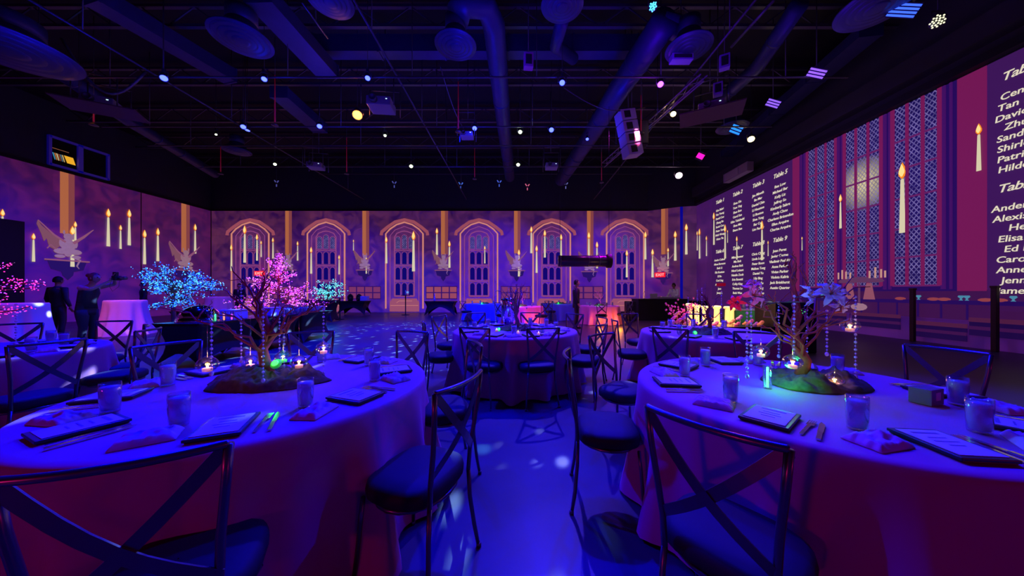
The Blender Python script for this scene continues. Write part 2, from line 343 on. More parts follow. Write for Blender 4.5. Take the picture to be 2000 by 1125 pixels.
# control booth window high on the left wall
wn = MB().box((XL+0.02, 14.0, 7.33), (0.03, 1.8, 1.16)).build('window_1', mat('booth_interior', (0.01, 0.008, 0.006), 0.9), kind='structure')
fm = MB(); M_bframe = mat('booth_frame', (0.35, 0.35, 0.4), 0.5, emit=(0.0, 0.0, 0.12), es=0.6)
for y in (13.07, 13.98, 14.93): fm.box((XL+0.07, y, 7.33), (0.1, 0.09 if y != 13.98 else 0.16, 1.24))
for z in (6.74, 7.92): fm.box((XL+0.07, 14.0, z), (0.1, 1.9, 0.09))
fm.build('window_frame', M_bframe, wn)
sc = MB(); sc.add([(XL+0.05, 13.60, 6.98), (XL+0.05, 13.86, 6.98), (XL+0.05, 13.78, 7.28), (XL+0.05, 13.50, 7.28)], [(0,1,2,3)]).build('lit_screen', em('screen_amber', (236, 170, 40), 1.0), wn)
cl = ((60,150,190),(200,120,60),(220,200,150),(150,70,40),(90,120,140),(210,180,120))
for i, c in enumerate(cl):
    y = 13.16 + i*0.055; MB().add([(XL+0.05, y+0.07, 6.99), (XL+0.05, y+0.10, 6.99), (XL+0.05, y+0.04, 7.27), (XL+0.05, y, 7.27)], [(0,1,2,3)]).build('lit_screen', em('screen_%d' % i, c, 0.8), wn)
MB().box((XL+0.05, 13.4, 7.46), (0.01, 0.5, 0.015)).build('shelf_light', em('shelf_glow', (150, 90, 60)), wn)

class Wall:
    def __init__(s, o, ang): s.o = Vector(o); s.ang = ang; s.u = Vector((math.cos(ang), math.sin(ang), 0)); s.n = Vector((math.sin(ang), -math.cos(ang), 0))  # n into the room
    def at(s, x, y):
        d = Vector(((x-CX)/F, 1, (CY-y)/F)); c = Vector((0,0,EYE)); t = (s.o - c).dot(s.n) / d.dot(s.n); p = c + d*t
        return (p - s.o).dot(s.u), p.z
    def pos(s, u, z, off=0.004): p = s.o + s.u*u + s.n*off; return Vector((p.x, p.y, z))
WB = Wall((0, ZB, 0), 0); WL = Wall((XL, 0, 0), PI/2); WR = Wall((XR, 0, 0), -PI/2)
WC = Wall((8.33, 20, 0), math.atan2(-1.0, 1.57)); WD = Wall((10.06, 18.97, 0), math.atan2(-0.17, 0.74))

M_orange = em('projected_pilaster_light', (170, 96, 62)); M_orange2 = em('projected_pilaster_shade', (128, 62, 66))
M_line = em('projected_molding_bright', (206, 128, 112)); M_mold = em('projected_molding', (150, 72, 88)); M_recess = stone('projected_recess_stone', 0, (74, 26, 78), (100, 42, 88), blk=(0.6, 0.5))
M_trac = em('projected_tracery', (138, 66, 120)); M_pane = em('projected_blue_pane', (10, 4, 104), base=0.005); M_lat = lattice('projected_lattice_pane', 1.0)
M_lead = em('projected_lead_spot', (150, 150, 200))
M_garg = mat('projected_gargoyle', (0.3, 0.25, 0.3), 0.7, emit=srgb(150, 112, 122), es=0.8, var=0.3, bscale=6)
M_brk = em('projected_bracket_dark', (34, 14, 92)); M_shelf = em('projected_bracket_ledge', (136, 78, 110))

def arch_path(hw, spring, apex, n=10, k=0.62):
    pts = [(-hw, spring)]
    for i in range(1, n):
        t = i / n; pts.append((-hw + 2*hw*t, spring + (apex-spring) * (1 - abs(2*t-1)**2.1)))
    pts.append((hw, spring)); return pts
def arched_window(pos, rz, label, shallow=1.0):
    t = thing('arched_window', label, 'window', pos, rz, 'projected arched windows on the far wall')
    inner = [(-1.2, 0.25)] + [(-1.2, 5.08), (-0.93, 5.38), (-0.5, 5.67), (0, 5.82), (0.5, 5.67), (0.93, 5.38), (1.2, 5.08)] + [(1.2, 0.25)]
    MB().prism([p for p in inner], -0.006, -0.001).build('recess', M_recess, t)
    hood = [(-1.5, 4.98), (-1.46, 5.2), (-1.1, 5.5), (-0.6, 5.84), (0, 5.98), (0.6, 5.84), (1.1, 5.5), (1.46, 5.2), (1.5, 4.98)]
    MB().strip(hood, 0.2, -0.02, -0.001).build('hood_molding', M_mold, t)
    MB().strip(inner, 0.085, -0.028, -0.001).build('inner_molding', M_line, t)
    m = MB(); rec = [(-0.93, 0.3), (-0.93, 4.95), (-0.6, 5.33), (0, 5.55), (0.6, 5.33), (0.93, 4.95), (0.93, 0.3)]
    m.strip(rec, 0.05, -0.012, -0.001).build('recess_edge', M_trac, t)
    tr = MB(); pn = MB(); lt = MB(); rows = [(4.1, 4.86), (3.1, 3.92), (2.1, 2.92), (1.1, 1.92)]
    for cxx in (-0.42, 0, 0.42):
        for ri, (z0, z1) in enumerate(rows):
            w = 0.165; top = z1 if ri else (5.02 if cxx == 0 else 4.9)
            poly = [(cxx-w, z0), (cxx+w, z0), (cxx+w, top-0.14), (cxx+w*0.6, top-0.03), (cxx, top), (cxx-w*0.6, top-0.03), (cxx-w, top-0.14)]
            (lt if ri == 0 else pn).prism(poly, -0.014, -0.002)
            tr.strip(poly + [poly[0]], 0.03, -0.024, -0.002)
    frame = [(-0.64, 1.05), (-0.64, 4.85), (-0.5, 5.1), (-0.2, 5.22), (0, 5.25), (0.2, 5.22), (0.5, 5.1), (0.64, 4.85), (0.64, 1.05)]
    tr.strip(frame, 0.06, -0.024, -0.002); tr.strip([(-0.64, 1.05), (0.64, 1.05)], 0.08, -0.024, -0.002)
    for z in (2.01, 3.01, 4.01): tr.strip([(-0.64, z), (0.64, z)], 0.05, -0.024, -0.002)
    tr.build('tracery', M_trac, t); pn.build('pane', M_pane, t); lt.build('lattice_pane', M_lat, t)
    sill = [(-0.95, 0.06), (0.95, 0.06), (0.95, 0.62), (0.78, 0.9), (-0.78, 0.9), (-0.95, 0.62)]
    s2 = MB().prism(sill, -0.03, -0.002).build('sill_block', em('projected_sill_stone', (150, 76, 100)), t)
    MB().strip([(-0.9, 0.45), (0.9, 0.45)], 0.03, -0.036, -0.03).strip([(-0.5, 0.62), (-0.35, 0.74), (0.5, 0.74)], 0.025, -0.036, -0.03).build('sill_line', M_line, t)
    return t
names6 = ['first from the left, behind the pink lit tree', 'second from the left, above the small cyan lit tree', 'third from the left, facing the open dance floor',
          'fourth from the left, in the middle of the wall', 'fifth from the left, left of the black suspended tube end', 'last on the right, between the tube and the red EXIT sign']
for i, x in enumerate((489, 637, 790, 935.5, 1077.5, 1221)):
    arched_window(WB.pos(WB.at(x, 500)[0], 0, 0.0), 0, 'projected arched window, ' + names6[i])

def pilaster(w, x0, x1, ybot, label):
    u0, z = w.at(x0, ybot); u1, _ = w.at(x1, ybot); um = u0 + (u1-u0)*0.56
    t = thing('pilaster', label, 'pilaster', w.pos(u0, z), w.ang, 'projected sandstone pilasters')
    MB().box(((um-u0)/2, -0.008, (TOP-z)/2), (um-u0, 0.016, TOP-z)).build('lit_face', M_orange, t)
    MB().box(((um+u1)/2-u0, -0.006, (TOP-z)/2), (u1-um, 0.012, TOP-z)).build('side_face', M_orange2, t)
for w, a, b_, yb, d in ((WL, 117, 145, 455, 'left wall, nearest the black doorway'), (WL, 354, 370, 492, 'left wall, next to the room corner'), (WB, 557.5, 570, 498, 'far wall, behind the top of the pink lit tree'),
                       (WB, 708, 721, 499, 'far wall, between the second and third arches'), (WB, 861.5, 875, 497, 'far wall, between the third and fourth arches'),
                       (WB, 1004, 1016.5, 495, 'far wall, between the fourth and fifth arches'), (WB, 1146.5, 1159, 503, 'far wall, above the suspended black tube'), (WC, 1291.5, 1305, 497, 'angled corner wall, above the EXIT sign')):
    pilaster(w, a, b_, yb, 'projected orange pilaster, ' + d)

def gargoyle(w, x, y, k, label):
    u, z = w.at(x, y)
    t = thing('gargoyle', label, 'gargoyle', w.pos(u, z, 0.02), w.ang, 'projected winged gargoyles')
    b = MB(); q = lambda c, r, sc=(1,1,1): b.ball((c[0]*k, -0.03, c[1]*k), r*k, 10, 6, (sc[0], 0.12, sc[2]))
    q((0, 0.52), 0.17, (1.1,1,1.5)); q((0.02, 0.84), 0.12, (1.15,1,1)); q((-0.1, 0.98), 0.045, (.6,1,1.9)); q((0.13, 0.99), 0.045, (.6,1,1.9)); q((0.05, 0.78), 0.06, (1.6,1,.8))
    q((-0.16, 0.3), 0.13, (1.5,1,.8)); q((0.16, 0.3), 0.13, (1.5,1,.8)); q((-0.2, 0.12), 0.09, (1.5,1,.7)); q((0.2, 0.12), 0.09, (1.5,1,.7)); q((0, 0.22), 0.1); q((-0.17, 0.6), 0.07, (.8,1,2.2)); q((0.19, 0.6), 0.07, (.8,1,2.2))
    b.tube([(0.1*k,-0.03,0.12*k),(0.3*k,-0.03,0.02*k),(0.22*k,-0.03,-0.2*k),(0.28*k,-0.03,-0.3*k)], [0.03*k,0.03*k,0.02*k,0.008*k], 6)
    b.build('body', M_garg, t)
    lw = [(-0.1,.62),(-0.35,.82),(-0.62,1.12),(-0.70,1.28),(-0.72,1.16),(-0.62,.85),(-0.56,.6),(-0.5,.72),(-0.44,.42),(-0.3,.34),(-0.2,.48),(-0.12,.45)]
    MB().prism([(a*k, c*k) for a, c in lw], -0.03, -0.004).build('left_wing', em('projected_wing', (122, 74, 92)), t)
    m = MB().tube([(-0.08*k,-0.034,.64*k),(-0.35*k,-0.034,.86*k),(-0.70*k,-0.034,1.29*k)], [0.035*k,0.025*k,0.012*k], 6)
    m.tube([(-0.3*k,-0.034,.36*k),(-0.42*k,-0.034,.5*k),(-0.5*k,-0.034,.36*k)], 0.015*k, 5); m.build('wing_bone', M_shelf, t)
    MB().tube([(0.12*k,-0.034,.62*k),(0.4*k,-0.034,.9*k),(0.66*k,-0.034,1.22*k)], [0.05*k,0.035*k,0.012*k], 6).build('right_wing', M_shelf, t)
    MB().box((0,-0.03,-0.02*k),(1.1*k,0.05,0.045*k)).build('ledge', M_shelf, t)
    MB().prism([(-0.48*k,-.05*k),(0.48*k,-.05*k),(0.4*k,-.34*k),(0.15*k,-.42*k),(0.13*k,-.55*k),(0,-.72*k),(-0.13*k,-.55*k),(-0.15*k,-.42*k),(-0.4*k,-.34*k)], -0.02, -0.003).build('bracket', M_brk, t)
for w, x, y, k, d in ((WL, 131, 508, 1.22, 'left wall, above the people standing beside the doorway'), (WL, 361, 527, 1.22, 'left wall, directly over the blue lit tree'), (WB, 563, 527, 1.0, 'far wall, half hidden behind the pink lit tree'),
                   (WB, 713, 527, 1.0, 'far wall, between the second and third arches'), (WB, 866, 527.5, 1.0, 'far wall, between the third and fourth arches'), (WB, 1009, 528, 1.0, 'far wall, over the centre tree decoration'),
                   (WB, 1151, 530, 1.0, 'far wall, behind the suspended black tube'), (WC, 1295, 533, 1.0, 'angled corner wall, right above the EXIT sign')):
    gargoyle(w, x, y, k, 'winged gargoyle on a bracket, ' + d)

# stone block dado between the arches
M_blk = em('projected_dado_block', (120, 50, 96)); M_blk2 = em('projected_dado_block_warm', (150, 70, 84))
for x0, x1, d, nc in ((534, 594, 'behind the pink lit tree', 4), (681, 744, 'between the second and third arches', 4), (832, 893, 'between the third and fourth arches', 4), (978, 1036, 'behind the centre tree decoration', 3), (1120, 1178, 'behind the man in the dark suit', 3)):
    u0, _ = WB.at(x0, 560); u1, _ = WB.at(x1, 560); t = thing('stone_dado', 'two-row stone block panel low on the far wall ' + d, 'wall panel', WB.pos(u0, 0), 0, 'projected stone block dados')
    MB().box(((u1-u0)/2, -0.006, 1.28), (u1-u0, 0.01, 0.84)).build('backing', em('projected_dado_shadow', (52, 14, 96)), t)
    b1 = MB()
    for c in range(nc):
        for r in range(2):
            w_ = (u1-u0)/nc; b1.box((w_*(c+.5), -0.016, 1.08+r*0.4), (w_*0.84, 0.02, 0.33))
    b1.build('block', M_blk if x0 != 832 else M_blk2, t)

# floating candles projected on the walls
M_cw = em('projected_candle_wax', (214, 202, 168)); M_cf = em('projected_flame_rim', (250, 140, 26), 1.0); M_cc = em('projected_flame_core', (255, 226, 140), 1.0)
def candle(w, x, y0, y1, label):
    u, zt = w.at(x, y0); _, zb = w.at(x, y1); H = zt - zb; fl = H*0.23
    t = thing('floating_candle', label, 'candle', w.pos(u, zb, 0.04), w.ang, 'floating candles projected on the walls')
    a = H*0.037; b = H*0.021; wx = H - fl*1.02
    MB().lathe([(a, 0), (a*1.0, 0.02*H), (b, wx*0.98), (b*0.6, wx)], 10, M=Matrix.Diagonal(Vector((1, 0.3, 1)))).build('wax', M_cw, t)
    r = H*0.046; z = wx + 0.005*H
    fo = MB().lathe([(r*0.25, z), (r*0.95, z+fl*0.22), (r, z+fl*0.4), (r*0.6, z+fl*0.72), (r*0.03, z+fl)], 10, M=Matrix.Diagonal(Vector((1, 0.3, 1)))).build('flame', M_cf, t)
    MB().lathe([(r*0.2, z+fl*0.12), (r*0.7, z+fl*0.32), (r*0.72, z+fl*0.48), (r*0.4, z+fl*0.7), (r*0.03, z+fl*0.9)], 10, c=(0, -r*0.22, 0), M=Matrix.Diagonal(Vector((1, 0.3, 1)))).build('flame_core', M_cc, fo)
CANDLES = [
 (WL, 3, 408, 470, 'at the very left edge, above the black doorway'), (WL, 63.7, 455, 511, 'between the black doorway and the first gargoyle'), (WL, 139.8, 441, 521, 'in front of the first gargoyle, the larger of two'),
 (WL, 145.4, 432, 484, 'in front of the first gargoyle, the smaller of two'), (WL, 210, 407, 481, 'left one of the high group of three'), (WL, 234, 439, 486, 'short middle one of the high group of three'),
 (WL, 251, 408.5, 479, 'right one of the high group of three'), (WL, 281, 448.6, 516, 'left one of the pair above the blue lit tree'), (WL, 307, 445, 510, 'right one of the pair above the blue lit tree'), (WL, 380, 437, 495, 'closest to the room corner, right of the second gargoyle'),
 (WB, 453, 477, 529, 'on the left jamb of the first arch'), (WB, 479, 440, 513, 'tallest one in the first arch'), (WB, 503, 457, 509, 'second one in the first arch'), (WB, 511, 470, 502, 'smallest one in the first arch'),
 (WB, 534, 464, 505, 'just above the tip of the pink lit tree'), (WB, 582, 471, 509, 'between the pink lit tree and the second arch'), (WB, 608.5, 482, 534.5, 'left of the leaded lights in the second arch'), (WB, 663, 498, 536, 'right of the leaded lights in the second arch'),
 (WB, 691, 468, 489.5, 'tiny one by the wing of the gargoyle after the second arch'), (WB, 716, 501, 534.5, 'short one in front of the gargoyle after the second arch'), (WB, 755, 462, 514.5, 'on the left jamb of the third arch'),
 (WB, 808, 451, 530, 'large one in the middle of the third arch'), (WB, 853.6, 445, 498, 'left of the pilaster after the third arch'), (WB, 878, 470, 523, 'right of the pilaster after the third arch'), (WB, 947, 480, 514.5, 'small one in the fourth arch'),
 (WB, 1013.5, 487, 540, 'in front of the gargoyle after the fourth arch'), (WB, 1037.6, 442, 494.6, 'on the left jamb of the fifth arch, upper one'), (WB, 1048, 479, 533, 'inside the left jamb of the fifth arch, lower one'),
 (WB, 1064, 449, 503, 'left of the leaded lights in the fifth arch'), (WB, 1095.7, 457, 510, 'right of the leaded lights in the fifth arch'), (WB, 1149.8, 453, 510, 'on the pilaster above the black tube'), (WB, 1165.7, 472, 524, 'right of the pilaster above the black tube'),
 (WB, 1223.8, 488, 541.6, 'in the middle of the sixth arch'), (WB, 1260, 452, 506.6, 'on the right jamb of the sixth arch'), (WC, 1274.7, 486, 541.6, 'left of the EXIT sign'), (WC, 1305, 484, 520, 'small one right of the corner gargoyle'),
 (WC, 1319, 451, 509, 'beside the blue gap near the disc jockey'), (WD, 1340, 437, 497, 'in the dark recess right of the blue gap'), (WR, 1363, 451, 489, 'first small one on the right wall, at the corner'), (WR, 1367.5, 446, 505, 'tall one on the right wall, at the corner'),
 (WR, 1381, 460.5, 500, 'small one left of the first name column'), (WR, 1395.7, 414.5, 478, 'over the left of the Table 1 names'), (WR, 1417.7, 438, 505, 'large one between Table 1 and Table 2 names'), (WR, 1422.5, 449, 474, 'tiny one between Table 1 and Table 2 names'),
 (WR, 1440.7, 461, 507, 'over the Table 7 heading'), (WR, 1490, 430.5, 508, 'large one over the Table 8 heading'), (WR, 1502, 470, 500, 'small one left of the Table 9 heading'), (WR, 1568.5, 462, 489, 'tiny one on the edge of the tall window'),
 (WR, 1644, 379, 446, 'on the first thick mullion of the tall window'), (WR, 1765, 317, 454.6, 'largest one, on the near part of the tall window'), (WR, 1915, 241, 333.5, 'nearest one, on the pink stone pier')]
for w, x, y0, y1, d in CANDLES:
    candle(w, x, y0, y1, 'projected candle, %s, %s' % ({id(WL): 'left wall', id(WB): 'far wall', id(WC): 'angled corner wall', id(WD): 'recess wall', id(WR): 'right wall'}[id(w)], d))

# ---- right wall picture
def rpos(Z, z, off=0.004): return Vector((XR-off, Z, z))
def rbox(name, Z0, Z1, z0, z1, d, m, parent=None, o0=0.0):
    """relief box on the right wall between depths Z0 (far) and Z1 (near)"""
    return MB().box(((Z0-Z1)/2 if parent is None else 0, 0, 0), (abs(Z0-Z1), d, z1-z0)).build(name, m)
def relief(t, Z0, name, Za, Zb, z0, z1, d, m, base=0.0):
    """child box of an empty standing at depth Z0; local x runs towards the camera"""
    return MB().box((Z0-(Za+Zb)/2, -d/2-base, (z0+z1)/2), (abs(Za-Zb), d, z1-z0)).build(name, m, t)
M_panel = em('projected_list_panel', (58, 20, 84)); M_pink = em('projected_pink_pier', (112, 22, 80)); M_pinkd = em('projected_violet_pier', (62, 14, 92)); M_dk = em('projected_dark_reveal', (34, 8, 84))
M_txt = em('projected_lettering', (226, 214, 190))
t = thing('text_panel', 'dark purple panel projected behind the nine far seating lists', 'panel', rpos(17.3, 0), -PI/2); relief(t, 17.3, 'panel_face', 17.3, 12.2, 0.9, TOP, 0.006, M_panel)
t = thing('text_panel', 'dark purple panel at the right edge behind the nearest seating lists', 'panel', rpos(7.13, 0), -PI/2); relief(t, 7.13, 'panel_face', 7.13, 3.5, 0.9, TOP, 0.006, M_panel)
def pier(Za, Zb, m, label):
    t = thing('stone_pier', label, 'pier', rpos(Za, 0), -PI/2); relief(t, Za, 'pier_face', Za, Zb, 1.35, TOP, 0.012, m)
pier(12.2, 11.9, M_pink, 'narrow pink stone pier projected right of the Table 5 names')
pier(7.62, 7.14, M_pink, 'wide pink stone pier projected behind the nearest floating candle')
t = thing('tall_window', 'huge three-part leaded window with a glowing moon, projected on the right wall', 'window', rpos(11.9, 0), -PI/2)
relief(t, 11.9, 'reveal', 11.9, 7.62, 1.35, TOP, 0.008, M_dk)
for za, zb in ((11.85, 11.78), (11.70, 11.64), (10.48, 10.40), (10.34, 10.28), (9.15, 9.08), (9.02, 8.96), (7.9, 7.82), (7.74, 7.70)): relief(t, 11.9, 'mullion', za, zb, 1.4, TOP, 0.03, M_pinkd, 0.008)
for k, (za, zb) in enumerate(((11.56, 10.52), (10.24, 9.2), (8.92, 7.92))):
    gl = MB().box(((za-zb)/2, -0.006, (TOP-1.5)/2), (za-zb, 0.012, TOP-1.5)).build('leaded_glass', lattice('lattice_%d' % k, 0.9, (0.56, 0, 3.2) if k == 1 else False), t, loc=(11.9-za, -0.008, 1.5))
    for i in range(4):
        u = 11.9 - za + (za-zb)*i/3; MB().box((u, -0.03, (TOP+1.5)/2), (0.09 if i in (0,3) else 0.065, 0.03, TOP-1.5)).build('glazing_bar', M_pink, t)
    for z in (1.5, 2.29, 3.1, 3.95, 4.78, 5.58): MB().box((11.9-(za+zb)/2, -0.026, z), (za-zb, 0.02, 0.05)).build('glazing_bar', em('projected_bar_dim', (96, 28, 92)), t)

FONT_TMP = []
def text_mesh(body, size, align='CENTER', shear=0.0, ext=0.004, spacing=1.0, lh=1.0):
    cu = bpy.data.curves.new('t', 'FONT'); cu.body = body; cu.size = size; cu.align_x = align; cu.shear = shear; cu.extrude = ext; cu.space_character = spacing; cu.space_line = lh; cu.offset = 0.0015; cu.resolution_u = 3
    o = bpy.data.objects.new('t', cu); COL.objects.link(o); dg = bpy.context.evaluated_depsgraph_get(); me = bpy.data.meshes.new_from_object(o.evaluated_get(dg))
    bpy.data.objects.remove(o); return me
def put_text(name, me, m, parent, loc, rot=(PI/2, 0, 0)):
    me.materials.clear(); me.materials.append(m); o = bpy.data.objects.new(name, me); COL.objects.link(o); o.parent = parent; o.location = loc; o.rotation_euler = rot; return o
LISTS = [
 (16.6, 1, 6.1, 'Kim Bahri\nTim Yeung\nDavid Cox\nZhang Bo\nSarah Cox\nPeter Tam\nNick Wong\nHiten Tia'), (15.27, 2, 6.1, 'Shea Xin\nTom Ying\nShan Bon\nCarol Sun\nKiko Takahashi\nShea Min\nShane Bun'),
 (13.95, 3, 6.1, 'Jim Minuth\nBo Mar\nDaniel Chin\nLi Houston\nLi Bouton\nShea Yung\nBar Cox\nLim Parker'), (12.78, 5, 6.1, 'Bea Low\nMichael Bar\nKelly Liz\nJeffrey So\nKimberly Sabre\nAndy Chou\nCharlene Brizendon\nEllen Arquire\nCharisa Arquire'),
 (16.62, 6, 3.42, 'Andre Colton\nAlexa Boroson\nBeth Li\nEliz Knutton\nEl Bo\nCeci Ling\nAnnie Wan\nJane\nJenny L'), (15.27, 7, 3.42, 'Miles Bonnar\nMia Bolt\nAndrea Bolt\nNicol Loisant\nNatalie Zoob\nErin Bonetti\nColby King\nThomas Lo\nBeth Wan'),
 (13.95, 8, 3.42, 'Chris Ching\nLinda Lowe\nPeter Boon\nMelissa Tong\nDaniel Yu\nLily Bing\nMartin Fu\nShea Ong\nAnnie Doe'), (12.80, 9, 3.42, 'Juan Perez\nJavier Cortes\nVladimir Pushkin\nAnna Parker\nVivian Parker\nVioleta Kaliris\nJack Brinkhurst\nAustin Quarter'),
 (6.58, 4, 6.02, 'Cena Liu\nTan Boon\nDavid Ong\nZhuang\nSandra Yu\nShirley Lo\nPatricia M\nHilde Ray'), (6.58, 10, 3.55, 'Anders Roe\nAlexis Ford\nHelen\nElisa Kurt\nEd Low\nCarol Yun\nAnnette B\nJenny Fu\nJames Lee')]
for Z, num, z, body in LISTS:
    t = thing('seating_list', 'white seating list headed Table %s on the right wall' % {1:'one',2:'two',3:'three',4:'(cut off), top right',5:'five',6:'six',7:'seven',8:'eight',9:'nine',10:'(cut off), below another'}[num], 'seating list', rpos(Z, z), -PI/2, None)
    put_text('heading', text_mesh('Table %d' % num, 0.25, shear=0.28, spacing=0.92), M_txt, t, (0, -0.02, 0))
    big = num in (4, 10)
    for li, line in enumerate(body.split('\n')):
        put_text('name_line', text_mesh(line, 0.20 if big else 0.155, shear=0.12), M_txt, t, (0, -0.02, -0.42-li*(0.23 if big else 0.2217)))

# projected great-hall tables and benches along the foot of the right wall
M_tb = em('projected_board', (46, 12, 84)); M_bl = em('projected_bench_light', (74, 26, 62)); M_bd = em('projected_bench_dark', (26, 6, 62)); M_bm = em('projected_bench_mid', (58, 16, 70))
t = thing('dining_table', 'long dark dining table laden with food, projected along the right wall', 'table', rpos(11.8, 0), -PI/2)
relief(t, 11.8, 'tabletop', 11.8, 5.2, 1.02, 1.12, 0.03, M_dk); relief(t, 11.8, 'wall_behind', 11.8, 5.2, 0.65, 1.38, 0.006, M_bm)
for i in range(14): relief(t, 11.8, 'leg', 11.6-i*0.46, 11.57-i*0.46, 0.66, 1.02, 0.02, M_dk, 0.006)
for i, Z in enumerate((11.0, 10.1, 8.35, 7.55, 7.45, 6.75, 6.1)):
    q = thing('silver_goblet', 'small silver vessel on the projected dining table, %s' % ('furthest from the camera', 'below the hanging candelabra', 'left of the near wooden post', 'directly below the tall window edge', 'paired with another below the window edge', 'beyond the nearest wooden post', 'nearest the right edge')[i], 'goblet', rpos(Z, 1.12, 0.02), -PI/2)
    MB().lathe([(0.04, 0), (0.015, 0.03), (0.02, 0.05), (0.06, 0.09), (0.045, 0.12)], 10, M=Matrix.Diagonal(Vector((1, 0.3, 1)))).build('cup', em('projected_silver', (70, 130, 160)), q)
for i, Z in enumerate((8.75, 8.05, 7.85, 7.15, 6.95)):
    q = thing('food_platter', 'pale orange platter of food on the projected dining table, %s' % ('left of the candle row', 'under the near window', 'beside the window foot', 'at the pink pier', 'right of the pink pier')[i], 'platter', rpos(Z, 1.12, 0.02), -PI/2)
    MB().ball((0, 0, 0.02), 0.13, 10, 5, (1, 0.25, 0.35)).build('food', em('projected_food', (140, 60, 66)), q)
for Za, Zb, zt, d in ((11.8, 10.2, 0.62, 'furthest from the camera'), (10.0, 8.75, 0.68, 'left of the first wooden post'), (8.45, 7.45, 0.55, 'right of the first wooden post'), (7.4, 6.6, 0.72, 'between the two wooden posts'), (6.5, 5.2, 0.66, 'nearest the right edge')):
    t = thing('long_bench', 'projected pale-topped bench along the right wall, ' + d, 'bench', rpos(Za, 0), -PI/2, 'projected great-hall benches')
    relief(t, Za, 'seat_plank', Za, Zb, zt-0.1, zt, 0.05, M_bl); relief(t, Za, 'bench_front', Za, Zb, zt-0.42, zt-0.1, 0.035, M_bd); relief(t, Za, 'lower_rail', Za, Zb, zt-0.28, zt-0.2, 0.045, M_bm)
for x, y0, y1, d in ((1779, 566, 672, 'right wall, under the near end of the tall window'), (1939, 562, 690, 'right wall, below the nearest names')):
    Z = 10.55*F/(x-CX); z1 = EYE+(CY-y0)/F*Z
    t = thing('wooden_post', 'dark wooden post standing against the ' + d, 'post', (10.6, Z, 0), 0); MB().box((0,0,z1/2),(0.08,0.09,z1)).build('shaft', mat('dark_wood', (0.06,0.025,0.02), 0.6), t, bevel=0.01); MB().box((0,0,z1+0.02),(0.10,0.11,0.05)).build('cap', MATS['dark_wood'], t, bevel=0.01)

# projected candelabra over the dining table
t = thing('candelabra', 'pale hanging candelabra with draped cloths projected between two window bays', 'candelabra', rpos(9.75, 0), -PI/2)
MB().lathe([(0.5, 1.62), (0.55, 1.66), (0.5, 1.72), (0.3, 1.75), (0.1, 1.8)], 14, M=Matrix.Diagonal(Vector((1.2, 0.08, 1))), c=(0,-0.06,0)).build('crown', em('projected_bronze', (92, 50, 88)), t)
for i, (u, h) in enumerate(((-0.62,.22),(-0.5,.3),(-0.38,.24),(-0.25,.2),(0.3,.22),(0.45,.32),(0.6,.25),(0.7,.2))): MB().box((u,-0.09,1.75+h/2),(0.035,0.02,h)).build('candle_stick', em('projected_pale_wax', (190, 140, 130)), t)
for u in (-0.28, 0.28): MB().prism([(u-.06,1.6),(u+.06,1.6),(u+.15,1.1),(u-.15,1.1)], -0.1, -0.07).build('drape', em('projected_drape', (140, 76, 96)), t)
MB().ball((0,-0.09,0.86),0.2,12,6,(1.2,0.12,0.6)).build('bowl', em('projected_bowl', (150,110,130)), t)
MB().box((0,-0.08,1.2),(0.05,0.02,0.8)).build('stem', em('projected_bronze', (92,50,88)), t)

# EXIT signs
def exit_sign(w, x, y, label, ww=0.62, hh=0.3):
    u, z = w.at(x, y); t = thing('exit_sign', label, 'exit sign', w.pos(u, z, 0.0), w.ang)
    MB().box((0,-0.09,0),(ww,0.1,hh)).build('housing', mat('exit_red', (0.4,0.01,0.01), 0.4, emit=(1.0,0.01,0.02), es=0.9), t, bevel=0.02)
    put_text('lettering', text_mesh('EXIT', hh*0.8), em('exit_letters', (255, 190, 190), 1.3), t, (0, -0.146, -hh*0.27))
    l = bpy.data.lights.new('exit_glow', 'POINT'); l.color = (1, 0.01, 0.02); l.energy = 6; l.shadow_soft_size = 0.1; o = bpy.data.objects.new('exit_glow', l); COL.objects.link(o); o.parent = t; o.location = (0, -0.3, 0)
exit_sign(WC, 1289.5, 537, 'glowing red EXIT sign on the angled corner wall, left of the disc jockey')
exit_sign(WB, 509, 534, 'glowing red EXIT sign on the far wall beside the pink lit tree')
u, z = WR.at(1412, 556); t = thing('exit_sign', 'dim red sign seen edge-on on the right wall under the Table 6 names', 'sign', WR.pos(u, z), WR.ang); MB().box((0,-0.1,0),(0.5,0.18,0.16)).build('housing', mat('dim_red', (0.3,0.01,0.02), 0.5, emit=(0.3,0.0,0.02), es=0.6), t, bevel=0.015)
# wall box by the right wall header
u, z = WR.at(1462, 338); t = thing('wall_box', 'grey rectangular box mounted above the Table 2 and Table 3 names', 'box', WR.pos(u, TOP+0.25, 0.36), WR.ang); MB().box((0,-0.15,0.12),(1.6,0.3,0.42)).build('case', mat('box_grey', (0.4,0.3,0.36), 0.5), t, bevel=0.01); MB().box((-0.2,-0.31,0.12),(0.9,0.02,0.3)).build('cover', mat('box_grey2', (0.5,0.4,0.46), 0.5), t)
# small lit outlet
u, z = WB.at(796.5, 571); t = thing('wall_outlet', 'small pale square outlet plate low in the third arch', 'outlet', WB.pos(u, z, 0.04), 0); MB().box((0,0,0),(0.14,0.02,0.14)).build('plate', em('outlet_lit', (110,150,230)), t)
